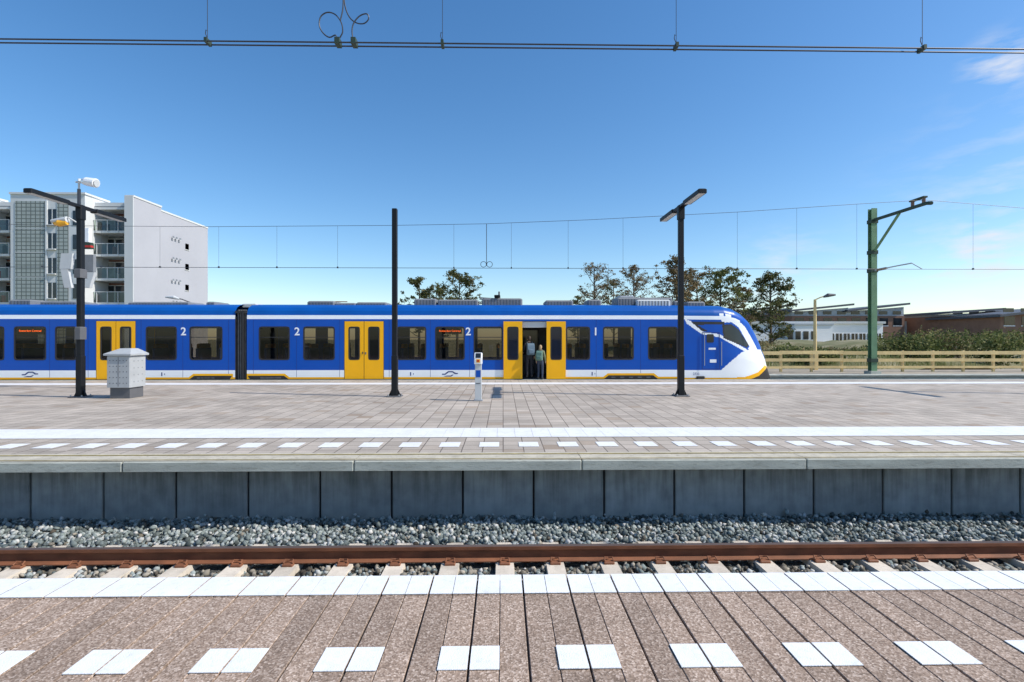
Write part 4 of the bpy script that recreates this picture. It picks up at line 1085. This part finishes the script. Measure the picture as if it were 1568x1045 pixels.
person('child_boarding_train',(X_(827),TD-.13,.006),1.36,math.radians(-18),'jolive','trj','hairl','pack2',{'knL':(-.10,.08,.5),'anL':(-.105,-.02,.09),'toeL':(-.12,.13,.035)},longhair=True)

# ---------------------------------------------------------------- light, sky, camera
el=math.radians(45); rot=math.atan2(5.2,-1.15)
w=bpy.data.worlds.new('World'); sc.world=w; w.use_nodes=True; nt=w.node_tree; N=nt.nodes; L=nt.links
bg=N['Background']; sky=N.new('ShaderNodeTexSky'); sky.sky_type='NISHITA'; sky.sun_disc=False; sky.sun_elevation=el; sky.sun_rotation=rot
sky.altitude=0; sky.air_density=1.0; sky.dust_density=.5; sky.ozone_density=2.2
hs=N.new('ShaderNodeHueSaturation'); hs.inputs['Saturation'].default_value=1.27; hs.inputs['Value'].default_value=1.2; L.new(sky.outputs[0],hs.inputs['Color'])
tc=N.new('ShaderNodeTexCoord')
mp=N.new('ShaderNodeMapping'); mp.inputs['Scale'].default_value=(2.4,2.4,9); L.new(tc.outputs['Generated'],mp.inputs[0])
n=N.new('ShaderNodeTexNoise'); n.inputs['Scale'].default_value=5.5; n.inputs['Detail'].default_value=8; n.inputs['Roughness'].default_value=.55; L.new(mp.outputs[0],n.inputs['Vector'])
mr=N.new('ShaderNodeMapRange'); mr.inputs[1].default_value=.47; mr.inputs[2].default_value=.8; L.new(n.outputs[0],mr.inputs[0])
def bump_mask(c,r,a):
    vd=N.new('ShaderNodeVectorMath'); vd.operation='DISTANCE'; vn=Vector(c).normalized(); vd.inputs[1].default_value=vn
    L.new(tc.outputs['Generated'],vd.inputs[0]); q=N.new('ShaderNodeMapRange'); q.interpolation_type='SMOOTHSTEP'; q.inputs[1].default_value=r; q.inputs[2].default_value=0; q.inputs[3].default_value=0; q.inputs[4].default_value=a; L.new(vd.outputs['Value'],q.inputs[0]); return q.outputs[0]
cur=None
for c,r,a in (((.99,1,.545),.06,1.1),((.95,1,.17),.08,1.5),((.88,1,.12),.08,.9),((.56,1,.10),.14,.8),((1.3,1,.12),.4,.9)):
    o=bump_mask(c,r,a)
    if cur is None: cur=o
    else:
        m_=N.new('ShaderNodeMath'); m_.operation='MAXIMUM'; L.new(cur,m_.inputs[0]); L.new(o,m_.inputs[1]); cur=m_.outputs[0]
mu=N.new('ShaderNodeMath'); mu.operation='MULTIPLY'; mu.use_clamp=True; L.new(cur,mu.inputs[0]); L.new(mr.outputs[0],mu.inputs[1])
mx=N.new('ShaderNodeMix'); mx.data_type='RGBA'; L.new(mu.outputs[0],mx.inputs[0]); L.new(hs.outputs[0],mx.inputs[6]); mx.inputs[7].default_value=(5.6,5.8,6.2,1)
L.new(mx.outputs[2],bg.inputs['Color']); bg.inputs['Strength'].default_value=.148
sl=bpy.data.lights.new('sun','SUN'); sl.energy=4.9; sl.angle=math.radians(.5); sl.color=(1,.96,.9)
so=bpy.data.objects.new('sun',sl); sc.collection.objects.link(so)
d=Vector((math.sin(rot)*math.cos(el),math.cos(rot)*math.cos(el),math.sin(el)))
so.rotation_euler=d.to_track_quat('Z','Y').to_euler(); so.location=(20,-20,40)
cam=bpy.data.cameras.new('camera'); cam.lens=18; cam.sensor_width=36; cam.shift_y=-3.5/1568; cam.clip_end=5000; cam.clip_start=.05
co=bpy.data.objects.new('camera',cam); sc.collection.objects.link(co); co.location=(0,0,CH); co.rotation_euler=(math.pi/2,0,-YAW); sc.camera=co
sc.view_settings.view_transform='Standard'; sc.view_settings.look='None'; sc.view_settings.exposure=0
